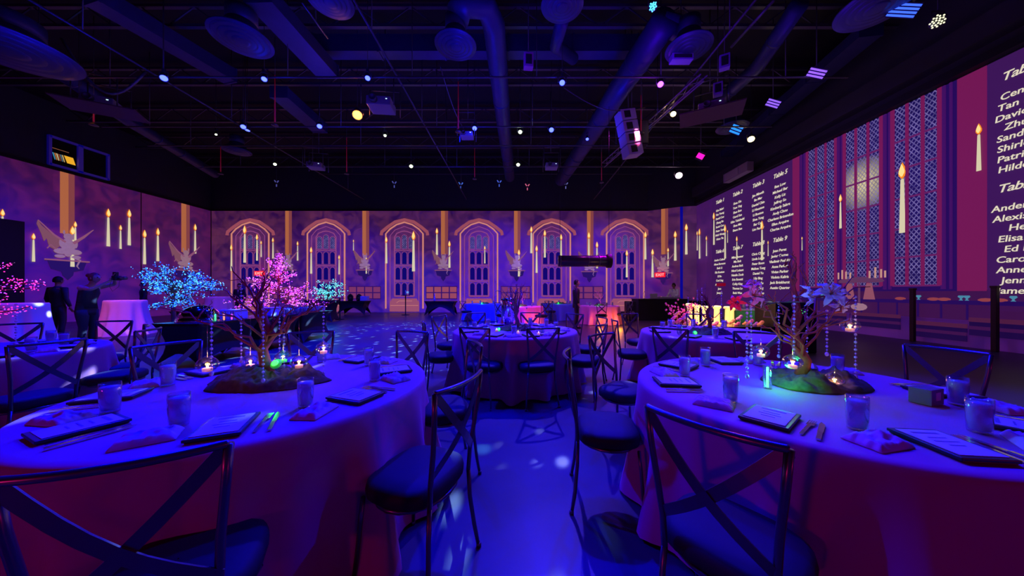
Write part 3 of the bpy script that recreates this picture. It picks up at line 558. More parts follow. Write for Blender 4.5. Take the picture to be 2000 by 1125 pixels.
# ================================================================ CHAIRS AND TABLES
def superseat(mb, w, d, z0, z1, n=28, e=3.2):
    rings = [(0.90, z0), (0.99, z0+0.012), (1.0, (z0+z1)/2), (0.97, z1-0.018), (0.88, z1-0.004), (0.6, z1+0.006), (0.01, z1+0.010)]
    vs = []
    for s, z in rings:
        for j in range(n):
            a = 2*PI*j/n; c, q = math.cos(a), math.sin(a)
            vs.append((s*w/2*math.copysign(abs(c)**(2/e), c), s*d/2*math.copysign(abs(q)**(2/e), q)*(1 if q > 0 else 0.97), z))
    fs = [(i*n+j, i*n+(j+1)%n, (i+1)*n+(j+1)%n, (i+1)*n+j) for i in range(len(rings)-1) for j in range(n)] + [tuple(range(n))[::-1]]
    return mb.add(vs, fs, True)
def make_chair():
    t = thing('cross_back_chair', 'x', 'chair', (0,0,0))
    superseat(MB(), 0.43, 0.385, 0.40, 0.485).build('seat', M_seat, t)
    fr = MB(); pts = [(0.2*math.cos(a)*1.0, 0.178*math.sin(a), 0.392) for a in [2*PI*i/20 for i in range(21)]]
    fr.tube(pts, 0.011, 6, cap=False).build('seat_frame', M_metal, t)
    top = 0.92
    def post(s):
        return [(s*0.195, -0.240, top), (s*0.185, -0.232, 0.80), (s*0.170, -0.215, 0.66), (s*0.160, -0.195, 0.53), (s*0.158, -0.188, 0.42), (s*0.168, -0.19, 0.28), (s*0.188, -0.205, 0.12), (s*0.20, -0.225, 0.0)]
    for s in (-1, 1):
        p = post(s); MB().tube(p[:5], 0.0115, 8).build('back_post', M_metal, t)
        m = MB().tube(p[4:], [0.0115, 0.011, 0.011, 0.010], 8); m.lathe([(0.014, 0), (0.014, 0.018), (0.010, 0.022)], 8, c=(p[-1][0], p[-1][1], 0)); m.build('leg', M_metal, t)
        q = [(s*0.175, 0.165, 0.395), (s*0.182, 0.175, 0.28), (s*0.192, 0.185, 0.13), (s*0.2, 0.20, 0.0)]
        m = MB().tube(q, 0.0105, 8); m.lathe([(0.014, 0), (0.014, 0.018), (0.010, 0.022)], 8, c=(q[-1][0], q[-1][1], 0)); m.build('leg', M_metal, t)
    rail = [(0.195*math.sin(a), -0.240 - 0.035*(1-(abs(math.sin(a)))**2), top + 0.0*math.cos(a)) for a in [(-1+2*i/12)*PI/2 for i in range(13)]]
    MB().tube(rail, 0.0115, 8).build('top_rail', M_metal, t)
    for s in (-1, 1):
        a = Vector((s*0.192, -0.238, top-0.008)); b = Vector((-s*0.163, -0.200, 0.545)); pts = []
        for i in range(9):
            k = i/8; p = a.lerp(b, k); p.y -= 0.03*math.sin(PI*k) - s*0.003; p.z -= 0.02*math.sin(PI*k); pts.append(p)
        MB().ribbon(pts, 0.036, 0.005, (0, 1, 0.1)).build('cross_strap', M_metal, t)
    return t
CH0 = make_chair(); ch_used = [False]
def chair(cx, cy, tx, ty, label, group, r=None):
    """chair whose back rail is at cx, cy, facing the point tx, ty"""
    d = Vector((tx-cx, ty-cy)).normalized(); rz = math.atan2(d.y, d.x) - PI/2
    x = cx + d.x*0.205; y = cy + d.y*0.205
    lab = 'cross-back chair, ' + label
    if not ch_used[0]:
        ch_used[0] = True; CH0.location = (x, y, 0); CH0.rotation_euler = (0, 0, rz); CH0['label'] = lab; CH0['group'] = group; return CH0
    return dup(CH0, (x, y, 0), rz, lab, group)

def cloth_table(name, loc, R, h, seed, label, m=None, folds=13, flare=0.14, cat='table', group=None):
    rnd = random.Random(seed); t = thing(name, label, cat, (loc[0], loc[1], 0), 0, group)
    n = 144; ph = [rnd.uniform(0, 2*PI) for _ in range(4)]; fr = [folds, folds+5, folds*2-1, 7]; am = [0.5, 0.3, 0.14, 0.3]
    prof = [(0.0, 0), (0.5, 0), (0.96, 0), (0.99, -0.002), (1.003, -0.012), (1.008, -0.03)] ; zs = [0.06, 0.12, 0.2, 0.32, 0.45, 0.58, h-0.02]
    if h > 0.9: zs = [0.06, 0.14, 0.28, 0.45, 0.65, 0.85, h-0.02]
    vs = []; rings = 0
    for s, dz in prof[1:]:
        for j in range(n): a = 2*PI*j/n; vs.append((R*s*math.cos(a), R*s*math.sin(a), h+dz))
        rings += 1
    for dz in zs:
        k = dz/(h-0.02)
        for j in range(n):
            a = 2*PI*j/n; f = sum(am[i]*math.sin(fr[i]*a+ph[i]) for i in range(4)); f = f if f > 0 else f*0.5
            rr = R*1.01 + flare*k*k*0.25 + flare*f*(k**1.15)*1.15
            vs.append((rr*math.cos(a), rr*math.sin(a), h-dz))
        rings += 1
    fs = [(i*n+j, i*n+(j+1)%n, (i+1)*n+(j+1)%n, (i+1)*n+j) for i in range(rings-1) for j in range(n)] + [tuple(range(n))[::-1]]
    o = MB().add(vs, fs, True).build('tablecloth', m or M_cloth, t)
    MB().lathe([(0.05,h-0.04),(R-0.02,h-0.04),(R-0.02,h-0.012),(0.05,h-0.012)], 32, smooth=False).build('tabletop', M_bark, t)
    return t

TL = (-1.53, 1.92); TR = (1.67, 1.83); TC = (-0.05, 4.67); T2 = (2.70, 4.38); TF = (-5.25, 2.85)
H = 0.76
cloth_table('round_table', TL, 0.905, H-0.002, 3, 'large linen-covered round table in the left foreground', group='round banquet tables')
cloth_table('round_table', TR, 0.895, H-0.002, 8, 'large linen-covered round table in the right foreground', group='round banquet tables')
cloth_table('round_table', TC, 0.915, H-0.002, 5, 'linen-covered round table in the middle, at the end of the aisle', group='round banquet tables')
cloth_table('round_table', T2, 0.90, H-0.002, 7, 'linen-covered round table in front of the glowing pillars', group='round banquet tables')
cloth_table('round_table', TF, 0.915, H-0.002, 11, 'linen-covered round table cut by the left edge, behind the left foreground table', group='round banquet tables')

# ---- chairs (positions of the back rails)
gL = 'chairs around the left foreground table'; gR = 'chairs around the right foreground table'; gC = 'chairs around the middle table'; g2 = 'chairs around the table by the glowing pillars'; gF = 'chairs around the far left table'; gD = 'chairs around the far tables'
chair(-0.975, 0.785, *TL, 'nearest the camera at the left foreground table', gL)
chair(-0.30, 1.44, *TL, 'on the aisle side of the left foreground table', gL)
chair(-0.385, 2.44, *TL, 'farther up the aisle at the left foreground table, mostly behind the aisle chair', gL)
chair(-1.10, 3.13, *TL, 'behind the left foreground table, against the speckled dance floor', gL)
chair(-2.08, 3.10, *TL, 'behind the left foreground table, behind the branch tree', gL)
chair(-2.72, 2.42, *TL, 'far left side of the left foreground table, before the black buffet drape', gL)
chair(0.61, 0.98, *TR, 'nearest the camera at the right foreground table', gR)
chair(0.37, 2.05, *TR, 'on the aisle side of the right foreground table, casting a crossed shadow', gR)
chair(0.82, 2.93, *TR, 'behind the aisle-side chair at the right foreground table', gR)
chair(2.36, 3.06, *TR, 'behind the right foreground table and its branch tree', gR)
chair(3.0, 2.2, *TR, 'empty on the far right side of the right foreground table, lit bright blue', gR)
chair(-0.49, 3.55, *TC, 'front left one at the middle table, its back to the camera', gC)
chair(0.27, 3.53, *TC, 'front right one at the middle table, its back to the camera', gC)
chair(-1.25, 4.20, *TC, 'left one at the middle table', gC)
chair(-1.32, 5.25, *TC, 'back left one at the middle table, lit lilac', gC)
chair(-0.80, 5.95, *TC, 'behind the middle table, left of its centrepiece', gC)
chair(0.22, 6.02, *TC, 'behind the middle table, right of its centrepiece', gC)
chair(1.00, 5.65, *TC, 'back right one at the middle table, in front of the standing man', gC)
chair(1.02, 3.92, *TC, 'front right side one at the middle table, beside the aisle', gC)
chair(1.27, 4.85, *TC, 'right one at the middle table', gC)
chair(1.72, 3.50, *T2, 'nearest one at the table by the glowing pillars, its back to the camera', g2)
chair(1.43, 4.50, *T2, 'left one at the table by the glowing pillars', g2)
chair(2.08, 5.72, *T2, 'back left one at the table by the glowing pillars', g2)
chair(3.25, 5.6, *T2, 'back right one at the table by the glowing pillars, behind the pink lilies', g2)
chair(-3.84, 2.52, TF[0], TF[1]-0.1, 'near right side of the far left table, its back to the camera', gF)
chair(-4.05, 3.35, *TF, 'right side of the far left table', gF)
chair(-4.55, 3.72, *TF, 'back right side of the far left table, seen side-on', gF)
chair(-5.62, 4.28, *TF, 'behind the far left table, in front of the photographer', gF)
chair(-6.35, 3.9, *TF, 'behind the far left table, at the left edge of the picture', gF)

# ---- tableware
def gl_proto():
    t = thing('water_glass', 'x', 'glass', (0,0,0))
    MB().lathe([(0.028, 0.0), (0.031, 0.002), (0.034, 0.05), (0.036, 0.10), (0.035, 0.14), (0.0335, 0.14), (0.0345, 0.10), (0.0325, 0.05), (0.028, 0.012), (0.0001, 0.010)], 24).build('tumbler', M_glass, t)
    MB().lathe([(0.0001, 0.0125), (0.0272, 0.0135), (0.0318, 0.05), (0.0338, 0.10), (0.0333, 0.122), (0.0001, 0.124)], 20).build('ice_water', M_water, t)
    return t
GL0 = gl_proto(); GLU = [0]
def glass(x, y, label, group, s=1.0, z=H):
    if not GLU[0]: GLU[0] = 1; GL0.location = (x, y, z); GL0['label'] = label; GL0['group'] = group; r = GL0
    else: r = dup(GL0, (x, y, z), 0, label, group)
    r.scale = (s, s, s); return r
def menu_proto():
    t = thing('menu_folder', 'x', 'menu', (0,0,0))
    m = MB().box((0,0,0.012),(0.175,0.235,0.012)); m.box((0,0,0.003),(0.165,0.225,0.006)); m.build('folder', M_slate, t, bevel=0.003)
    MB().box((0,0,0.0195),(0.145,0.20,0.002)).build('menu_card', M_paper, t)
    MB().box((0,0.07,0.0212),(0.09,0.012,0.0006)).box((0,0.03,0.0212),(0.06,0.006,0.0006)).box((0,0.0,0.0212),(0.08,0.006,0.0006)).box((0,-0.03,0.0212),(0.05,0.006,0.0006)).build('print', mat('menu_ink', (0.2,0.15,0.25), 0.8), t)
    return t
MN0 = menu_proto(); MNU = [0]
def menu(x, y, rz, label, group, z=H):
    if not MNU[0]: MNU[0] = 1; MN0.location = (x, y, z); MN0.rotation_euler = (0,0,rz); MN0['label'] = label; MN0['group'] = group; return MN0
    return dup(MN0, (x, y, z), rz, label, group)
def nap_mesh(seed):
    rnd = random.Random(seed); n = 26; vs = []
    sx, sy = 0.085, 0.06
    for i in range(n+1):
        for j in range(n+1):
            u = i/n*2-1; v = j/n*2-1; e = min(1, (1-max(abs(u), abs(v)))*5)
            z = 0.004 + e*(0.020 + 0.012*noise.noise(Vector((u*3+seed, v*3, 1))) + 0.01*abs(noise.noise(Vector((u*5, v*5+seed, 4)))) + 0.016*max(0, 1-((u-.2)**2+(v)**2)*4))
            vs.append((u*sx*(1+0.04*noise.noise(Vector((v*3, seed, 2)))), v*sy, max(0.003, z)))
    fs = [(i*(n+1)+j, i*(n+1)+j+1, (i+1)*(n+1)+j+1, (i+1)*(n+1)+j) for i in range(n) for j in range(n)]
    b = [i*(n+1) for i in range(n+1)] + [n*(n+1)+j for j in range(1, n+1)] + [i*(n+1)+n for i in range(n-1, -1, -1)] + [j for j in range(n-1, 0, -1)]
    k = len(vs); vs += [(vs[q][0], vs[q][1], 0) for q in b]
    fs += [(b[i], b[(i+1)%len(b)], k+(i+1)%len(b), k+i) for i in range(len(b))] + [tuple(range(k, k+len(b)))[::-1]]
    return MB().add(vs, fs, True)
NPM = [nap_mesh(q) for q in (1, 5, 9)]; NPO = {}
def napkin(x, y, rz, label, group, k=0, z=H):
    if k not in NPO: o = NPM[k].build('folded_napkin', M_napkin); NPO[k] = o
    else: o = NPO[k].copy(); COL.objects.link(o)
    o.location = (x, y, z); o.rotation_euler = (0,0,rz); return tag(o, label, 'napkin', group)
def fork_mb():
    m = MB(); m.ribbon([(0,-0.10,0.004),(0,-0.05,0.006),(0,0.0,0.007),(0,0.035,0.005)], 0.012, 0.003, (0,0,1)); m.box((0,0.05,0.005),(0.026,0.03,0.0025))
    for i in range(4): m.box((-0.0105+i*0.007,0.083,0.006),(0.004,0.04,0.0025))
    return m
def knife_mb():
    m = MB(); m.ribbon([(0,-0.11,0.005),(0,-0.02,0.006)], 0.015, 0.006, (0,0,1)); m.add([(-0.009,-0.02,0.004),(0.009,-0.02,0.004),(0.010,0.08,0.004),(-0.004,0.115,0.004),(-0.009,0.09,0.004),(-0.009,-0.02,0.0065),(0.009,-0.02,0.0065),(0.010,0.08,0.0065),(-0.004,0.115,0.0065),(-0.009,0.09,0.0065)],[(0,1,2,3,4),(5,6,7,8,9),(0,1,6,5),(1,2,7,6),(2,3,8,7),(3,4,9,8),(4,0,5,9)])
    return m
CUT = {}
def cutlery(kind, x, y, rz, label, group, z=H):
    if kind not in CUT: o = (fork_mb() if kind == 'fork' else knife_mb()).build(kind, M_silver); CUT[kind] = o
    else: o = CUT[kind].copy(); COL.objects.link(o)
    o.location = (x, y, z); o.rotation_euler = (0,0,rz); return tag(o, label, kind, group)

def place_settings(c, tn, seats, full=True):
    gi = 0
    for a, d in seats:
        A = math.radians(a); fx, fy = -math.cos(A), -math.sin(A); rz = math.atan2(fy, fx) - PI/2      # facing the middle
        rx, ry = fy, -fx                                                                                # the guest's right hand
        jit = ((a*7) % 11 - 5) / 100
        mx_, my_ = c[0]+0.70*math.cos(A), c[1]+0.70*math.sin(A)
        menu(mx_, my_, rz+jit, 'menu folder on the %s, %s' % (tn, d), 'menus on the ' + tn)
        B = A - math.radians(18)
        glass(c[0]+0.62*math.cos(B)*0.98, c[1]+0.62*math.sin(B)*0.98, 'tumbler of iced water on the %s, %s' % (tn, d), 'tumblers on the ' + tn)
        if full:
            napkin(mx_-rx*0.225-0.0*fx, my_-ry*0.225-0.0*fy, rz+0.25+jit*4, 'crumpled napkin on the %s, %s' % (tn, d), 'napkins on the ' + tn, gi % 3)
            cutlery('fork', mx_+rx*0.125, my_+ry*0.125, rz-0.05, 'steel fork on the %s, %s' % (tn, d), 'forks on the ' + tn)
            cutlery('knife', mx_+rx*0.165, my_+ry*0.165, rz+0.06, 'steel knife on the %s, %s' % (tn, d), 'knives on the ' + tn)
        gi += 1
seL = [(-64,'nearest seat'),(-21,'aisle-side seat'),(25,'second aisle-side seat'),(71,'far seat by the dance floor'),(115,'far seat behind the tree'),(158,'far left seat by the buffet'),(201,'left seat'),(246,'seat by the left picture edge')]
place_settings(TL, 'left foreground table', seL)
seR = [(219,'nearest seat'),(262,'front seat near the right picture edge'),(307,'seat cut by the right picture edge'),(352,'right seat below the blue-lit chair'),(48,'far right seat'),(90,'far seat behind the tree'),(130,'far aisle-side seat'),(172,'aisle-side seat')]
place_settings(TR, 'right foreground table', seR)
seC = [(-112,'front left seat'),(-73,'front right seat'),(-35,'near right seat'),(8,'right seat'),(53,'back right seat'),(84,'back seat right of the tree'),(118,'back seat left of the tree'),(156,'back left seat'),(203,'near left seat')]
place_settings(TC, 'middle table', seC)
se2 = [(222,'nearest seat'),(262,'front right seat'),(180,'left seat'),(138,'back left seat'),(98,'back seat'),(58,'back right seat')]
place_settings(T2, 'table by the glowing pillars', se2, False)
seF = [(-14,'near right seat'),(28,'right seat'),(66,'back right seat'),(105,'back seat')]
place_settings(TF, 'far left table', seF)
for (cx, cy, nm) in ((TL[0], TL[1], 'left foreground table'),):
    box = thing('place_box', 'small dark gift box on the right foreground table behind the nearest tumblers', 'box', (TR[0]+0.42, TR[1]-0.24, H), 0.3)
    MB().box((0,0,0.04),(0.11,0.08,0.08)).build('carton', mat('blue_box', (0.12,0.1,0.16), 0.5), box, bevel=0.003); MB().box((0,-0.041,0.045),(0.04,0.002,0.04)).build('seal', M_paper, box)

# ---- centrepieces
def moss(c, rx, ry, hh, seed, label, z=H):
    n = 110; m_ = 30; vs = []
    for i in range(m_+1):
        for j in range(n):
            a = 2*PI*j/n; s = i/m_; rr = 1 + 0.22*noise.noise(Vector((math.cos(a)*1.6, math.sin(a)*1.6, seed)))
            x = rx*rr*s*math.cos(a); y = ry*rr*s*math.sin(a); p = Vector((x*9, y*9, seed))
            z_ = hh*(1-s**3.4)*(0.75+0.6*noise.noise(p)) + (0.022*noise.noise(p*3) + 0.012*noise.noise(p*8))*(1-s**8)
            vs.append((x, y, max(0.0, z_)))
    fs = [(i*n+j, (i+1)*n+j, (i+1)*n+(j+1)%n, i*n+(j+1)%n) for i in range(m_) for j in range(n)] + [tuple(m_*n+j for j in range(n))[::-1]]
    o = MB().add(vs, fs, True).build('moss_mound', M_moss, loc=(c[0], c[1], z)); return tag(o, label, 'moss', None)
def branch_tree(base, top, anchors, seed, label, r0=0.026, twigs=4, m=None, cat='branch centrepiece', trunk_bend=0.03):
    """bare branch tree: a bent trunk and a limb reaching each anchor"""
    rnd = random.Random(seed); base = Vector(base); t = thing('branch_tree', label, cat, base)
    T = []; 
    for i in range(8):
        k = i/7; p = base.lerp(Vector(top), k); T.append(p + Vector((rnd.uniform(-1,1), rnd.uniform(-1,1), 0))*trunk_bend*(0.3 if i in (0,7) else 1))
    rad = [r0*(1.5-0.0)*(1-0.85*(i/7)) + r0*0.12 for i in range(8)]; rad[0] *= 1.15
    L = lambda p: Vector(p) - base
    rad = [q*0.8 for q in rad]; mb = MB().tube([L(p) for p in T], rad, 9); mb.build('trunk', m or M_bark, t)
    br = MB()
    def limb(p0, p1, r, depth):
        pts = [p0]; k = 6; d = p1-p0
        for i in range(1, k):
            q = p0.lerp(p1, i/k); amp = d.length*0.07; pts.append(q + Vector((rnd.uniform(-amp,amp), rnd.uniform(-amp,amp), rnd.uniform(-amp,amp) + d.length*0.05*math.sin(PI*i/k))))
        pts.append(p1); br.tube([L(p) for p in pts], [r*(1-0.75*i/k) for i in range(k+1)], 6)
        if depth > 0:
            for _ in range(twigs if depth > 1 else max(2, twigs-2)):
                i = rnd.randint(2, k-1); q = pts[i]; dd = (pts[i+1]-pts[i]).normalized()
                e = q + (dd + Vector((rnd.uniform(-1,1), rnd.uniform(-1,1), rnd.uniform(-0.3,1.1)))*0.9).normalized()*rnd.uniform(0.18, 0.38)*d.length
                limb(q, e, r*0.45, depth-1)
    for a in anchors:
        a = Vector(a); k = max(0.12, min(0.86, ((a.z-base.z)/(Vector(top).z-base.z))*0.45 - 0.06 + rnd.uniform(-.05,.08))); i = int(k*7); f = k*7-i; p0 = T[i].lerp(T[min(7,i+1)], f)
        limb(p0, a, r0*0.36, 1)
    for _ in range(3):
        e = T[7] + Vector((rnd.uniform(-.1,.1), rnd.uniform(-.1,.1), rnd.uniform(.03,.14))); limb(T[6], e, r0*0.3, 1)
    br.build('branches', m or M_bark, t); return t
def bead_strand(p, length, label, group, r=0.008, gap=0.0225):
    p = Vector(p); mb = MB(); n = int(length/gap)
    for i in range(n): mb.ball((0, 0, -0.012-i*gap), r*(0.62 if i % 2 else 1), 7, 4)
    mb.ball((0,0,-0.012-n*gap-0.004), r*1.35, 8, 5, (1,1,1.3)); mb.tube([(0,0,0),(0,0,-n*gap-0.01)], 0.0008, 4)
    o = mb.build('crystal_bead_strand', M_bead, loc=p); return tag(o, label, 'bead strand', group)
def globe(p, hook_z, label, group, r=0.043, green=False):
    t = thing('hanging_tealight_globe', label, 'candle holder', p, 0, group)
    prof = [(0.0001, -r*0.86)] + [(r*math.sin(a), -r*0.86*math.cos(a)) for a in [PI*i/12 for i in range(1, 11)]] + [(r*0.3, r*0.84), (r*0.22, r*0.95), (r*0.16, r*0.95), (r*0.24, r*0.8)] + [(r*0.93*math.sin(a), -r*0.8*math.cos(a)) for a in [PI*i/12 for i in range(10, 0, -1)]] + [(0.0001, -r*0.8)]
    MB().lathe(prof, 20).build('glass_globe', M_glass, t)
    c = MB().lathe([(0.0001,-r*0.78),(r*0.44,-r*0.74),(r*0.46,-r*0.38),(0.0001,-r*0.38)], 14).build('tealight', mat('green_wax', (0.1,0.9,0.1), 0.5, emit=(0.02,0.9,0.02), es=1.2) if green else M_wax, t)
    MB().lathe([(0.0001,-r*0.38),(r*0.10,-r*0.28),(r*0.11,-r*0.15),(r*0.05,r*0.05),(0.0001,r*0.2)], 8).build('flame', M_flame, c)
    MB().tube([(0,0,r*0.9),(0,0,hook_z-p[2])], 0.0009, 4).build('hanging_wire', M_silver, t)
    l = bpy.data.lights.new('tealight_glow', 'POINT'); l.color = (1,0.45,0.12); l.energy = 0.3; l.shadow_soft_size = 0.01; o = bpy.data.objects.new('tealight_glow', l); COL.objects.link(o); o.parent = t; o.location = (0,0,0.0)
    return t
gBL = 'bead strands on the left foreground tree'; gGL = 'tealight globes on the left foreground tree'; gBR = 'bead strands on the right foreground tree'; gGR = 'tealight globes on the right foreground tree'
moss((TL[0]-0.03, TL[1]+0.02), 0.33, 0.185, 0.10, 2.3, 'brown moss mound under the red-barked branch tree on the left foreground table')
bL = P(527, 722, 1.95); tL = P(512, 560, 2.0)
LA = [('413,598,1.72', 735), ('471,548,2.05', 708), ('514,585,1.78', 745), ('546,588,2.15', 705), ('555,600,1.98', 740), ('632,588,2.0', 735)]
dL = ['left end of the tree', 'second from left', 'in front of the trunk, lowest', 'just right of the trunk, farther back', 'just right of the trunk, over the moss', 'right end of the tree']
anch = []
for (s, yb), d in zip(LA, dL):
    x, y, Z = map(float, s.split(',')); p = P(x, y, Z); anch.append(p); bead_strand(p, (yb-y)/F*Z-0.02, 'crystal bead strand over the left foreground table, ' + d, gBL)
GLB = [(405,712,1.74,613,0.050,False,'left end, beside the leftmost bead strand'), (489,706,2.02,560,0.050,False,'left of the trunk'), (553,697,2.02,600,0.046,True,'lit green, right of the trunk'), (584,707,1.9,600,0.047,False,'over the right of the moss'), (632,680,2.0,592,0.045,False,'right end, highest of the five')]
for x, y, Z, yh, r, gr, d in GLB:
    p = P(x, y, Z); hk = P(x, yh, Z); anch.append(hk); globe(p, hk.z, 'hanging tealight globe over the left foreground table, ' + d, gGL, r, gr)
anch += [P(452, 520, 1.95), P(425, 560, 2.1), P(330, 600, 1.9), P(662, 585, 2.1)]
branch_tree((bL.x, bL.y, H+0.055), tL, anch, 4, 'leafless red-barked branch tree hung with crystals on the left foreground table', 0.027)
def puck(p, label, rot=0.9):
    t = thing('light_puck', label, 'lamp', p, 0)
    R = Matrix.Rotation(rot, 3, 'X'); m = MB().lathe([(0.0001,0),(0.028,0),(0.031,0.005),(0.031,0.014),(0.027,0.019),(0.0001,0.020)], 20, M=R); m.build('casing', mat('puck_casing', (0.1,0.7,0.1), 0.4, emit=(0.0,0.5,0.01), es=0.35), t)
    MB().lathe([(0.014,0.020),(0.020,0.020),(0.020,0.023),(0.014,0.023)], 20, M=R).build('light_ring', mat('puck_light', (0.2,1,0.3), 0.4, emit=(0.05,1,0.08), es=2.5), t)
    l = bpy.data.lights.new('puck_glow', 'POINT'); l.color = (0.02,1,0.08); l.energy = 0.12; l.shadow_soft_size = 0.02; o = bpy.data.objects.new('puck_glow', l); COL.objects.link(o); o.parent = t; o.location = (0,-0.03,0.06)
puck(P(541, 712, 1.93), 'round green glowing light disc leaning on the moss of the left foreground table')
moss((TR[0]+0.15, TR[1]+0.08), 0.29, 0.20, 0.11, 7.7, 'moss mound glowing green at one end on the right foreground table')
bR = P(1566, 700, 1.9); tR = P(1553, 530, 1.95)
RA = [('1459,592,1.78', 738, 'left end, hanging over the tumbler'), ('1467,585,1.9', 700, 'left, doubled behind the leftmost one'), ('1521,590,2.15', 700, 'behind, left of the trunk'), ('1551,575,1.85', 702, 'just left of the trunk'), ('1576,602,2.0', 698, 'just right of the trunk'), ('1615,603,1.95', 694, 'right of the trunk below the blue lily'), ('1671,576,1.85', 738, 'right end of the tree')]
anch = []
for s, yb, d in RA:
    x, y, Z = map(float, s.split(',')); p = P(x, y, Z); anch.append(p); bead_strand(p, (yb-y)/F*Z-0.02, 'crystal bead strand over the right foreground table, ' + d, gBR)
for x, y, Z, yh, r, d in ((1486,686,1.9,640,0.045,'left end, in front of the far tablecloth'), (1548,707,1.75,640,0.047,'in front of the trunk'), (1660,636,1.85,612,0.045,'right end, highest, tipped on its branch'), (1630,742,1.8,715,0.046,'lowest, resting over the right of the moss')):
    p = P(x, y, Z); hk = P(x, yh, Z); anch.append(hk) if y < 740 else None; globe(p, hk.z, 'hanging tealight globe over the right foreground table, ' + d, gGR, r)
anch += [P(1545, 500, 2.0), P(1572, 512, 1.9), P(1700, 560, 1.9), P(1665, 540, 2.0), P(1500, 575, 1.7)]
branch_tree((bR.x, bR.y, H+0.06), tR, anch, 12, 'leafless dark branch tree hung with crystals and big lilies on the right foreground table', 0.025)
# glowing green tube by the moss
p = P(1499, 752, 1.83); t = thing('glow_tube', 'upright glowing green glass tube beside the moss on the right foreground table', 'lamp', (p.x, p.y, H), 0)
MB().lathe([(0.022,0),(0.022,0.135),(0.019,0.135),(0.019,0.004),(0.0001,0.004)], 18).build('glass_sleeve', M_glass, t)
MB().lathe([(0.0001,0.006),(0.006,0.006),(0.006,0.125),(0.0001,0.127)], 10).build('light_core', mat('green_core', (0.3,1,0.4), 0.4, emit=(0.15,1,0.25), es=3), t)
l = bpy.data.lights.new('tube_glow', 'POINT'); l.color = (0.02,1,0.12); l.energy = 1.8; l.shadow_soft_size = 0.03; o = bpy.data.objects.new('tube_glow', l); COL.objects.link(o); o.parent = t; o.location = (0.03,-0.05,0.10)
l = bpy.data.lights.new('tube_side_glow', 'POINT'); l.color = (0.02,0.5,1); l.energy = 0.35; l.shadow_soft_size = 0.03; o = bpy.data.objects.new('tube_side_glow', l); COL.objects.link(o); o.parent = t; o.location = (-0.12,-0.05,0.1)

# lilies
def lily(p, size, m, label, tilt, rz, back=None):
    t = thing('lily', label, 'flower', p, rz); R = Matrix.Rotation(tilt, 3, 'X')
    for k in range(6):
        a = k*PI/3; ca, sa = math.cos(a), math.sin(a); n = 8; vs = []; fs = []
        for i in range(n+1):
            s = i/n; rr = size*(0.06 + 0.94*s); zz = size*(0.30*math.sin(s*PI*0.75) - 0.35*s*s*s); w = size*0.25*math.sin(PI*min(1, s*0.93+0.07))**0.8*(1 if k % 2 else 0.8)
            for e in (-1, -0.5, 0, 0.5, 1): vs.append(R @ Vector((ca*rr - sa*w*e, sa*rr + ca*w*e, zz + abs(e)*w*0.35 + 0.01*math.sin(s*14)*abs(e)*size/0.1)))
        for i in range(n):
            for j in range(4): fs.append((i*5+j, i*5+j+1, (i+1)*5+j+1, (i+1)*5+j))
        o = MB().add(vs, fs, True).build('petal', m, t, recalc=False); so = o.modifiers.new('thick', 'SOLIDIFY'); so.thickness = 0.002
    mb = MB()
    for k in range(6):
        a = k*PI/3+0.5; mb.tube([R @ Vector((0,0,0)), R @ Vector((0.1*size*math.cos(a),0.1*size*math.sin(a),0.35*size)), R @ Vector((0.28*size*math.cos(a),0.28*size*math.sin(a),0.55*size))], 0.02*size, 5); mb.ball(R @ Vector((0.28*size*math.cos(a),0.28*size*math.sin(a),0.56*size)), 0.05*size, 6, 4)
    mb.build('stamens', mat('stamen', (0.5,0.2,0.1), 0.6), t)
    if back is not None: MB().tube([(0,0,0), tuple((Vector(back)-Vector(p))*0.5+Vector((0,0,0.01))), tuple(Vector(back)-Vector(p))], 0.003, 6).build('stem', mat('stem_green', (0.05,0.12,0.04), 0.6), t)
M_pinkl = mat('pink_petal', (0.95,0.3,0.5), 0.5, var=0.3, bscale=20); M_redl = mat('red_petal', (0.85,0.05,0.08), 0.5); M_bluel = mat('pale_blue_petal', (0.55,0.6,0.95), 0.5, var=0.3, bscale=20)
lily(P(1468, 578, 1.86), 0.085, M_pinkl, 'big pink lily clipped to the left limb of the right foreground tree', 1.15, 0.3, P(1500, 590, 1.72)); lily(P(1438, 592, 1.84), 0.055, M_redl, 'red lily left of the big pink lily', 1.3, -0.9, P(1470, 592, 1.76)); lily(P(1490, 596, 1.9), 0.045, M_redl, 'small red lily below the big pink lily', 1.2, 0.9, P(1500, 590, 1.74)); lily(P(1472, 556, 1.88), 0.05, M_pinkl, 'upright pink lily above the big pink lily', 0.6, 0.0, P(1470, 575, 1.86))
lily(P(1573, 577, 1.84), 0.07, M_bluel, 'pale blue lily against the trunk of the right foreground tree', 1.4, 0.6, P(1556, 590, 1.93)); lily(P(1622, 575, 1.9), 0.095, M_bluel, 'wide pale blue lily right of the trunk of the right foreground tree', 1.0, -0.4, P(1575, 590, 1.94)); lily(P(1640, 596, 1.93), 0.06, M_bluel, 'drooping pale blue lily below the wide one', 1.8, -0.2, P(1622, 585, 1.9))

for (x, y, Z, c, e_) in ((1440, 560, 1.6, (1, .12, .35), 1.6), (1600, 545, 1.65, (.1, .2, 1), 2.2)):
    l = bpy.data.lights.new('lily_fill', 'POINT'); l.color = c; l.energy = e_; l.shadow_soft_size = 0.04; o = bpy.data.objects.new('lily_fill', l); COL.objects.link(o); o.location = P(x, y, Z)  # added point fill on the lilies, no lamp stands there
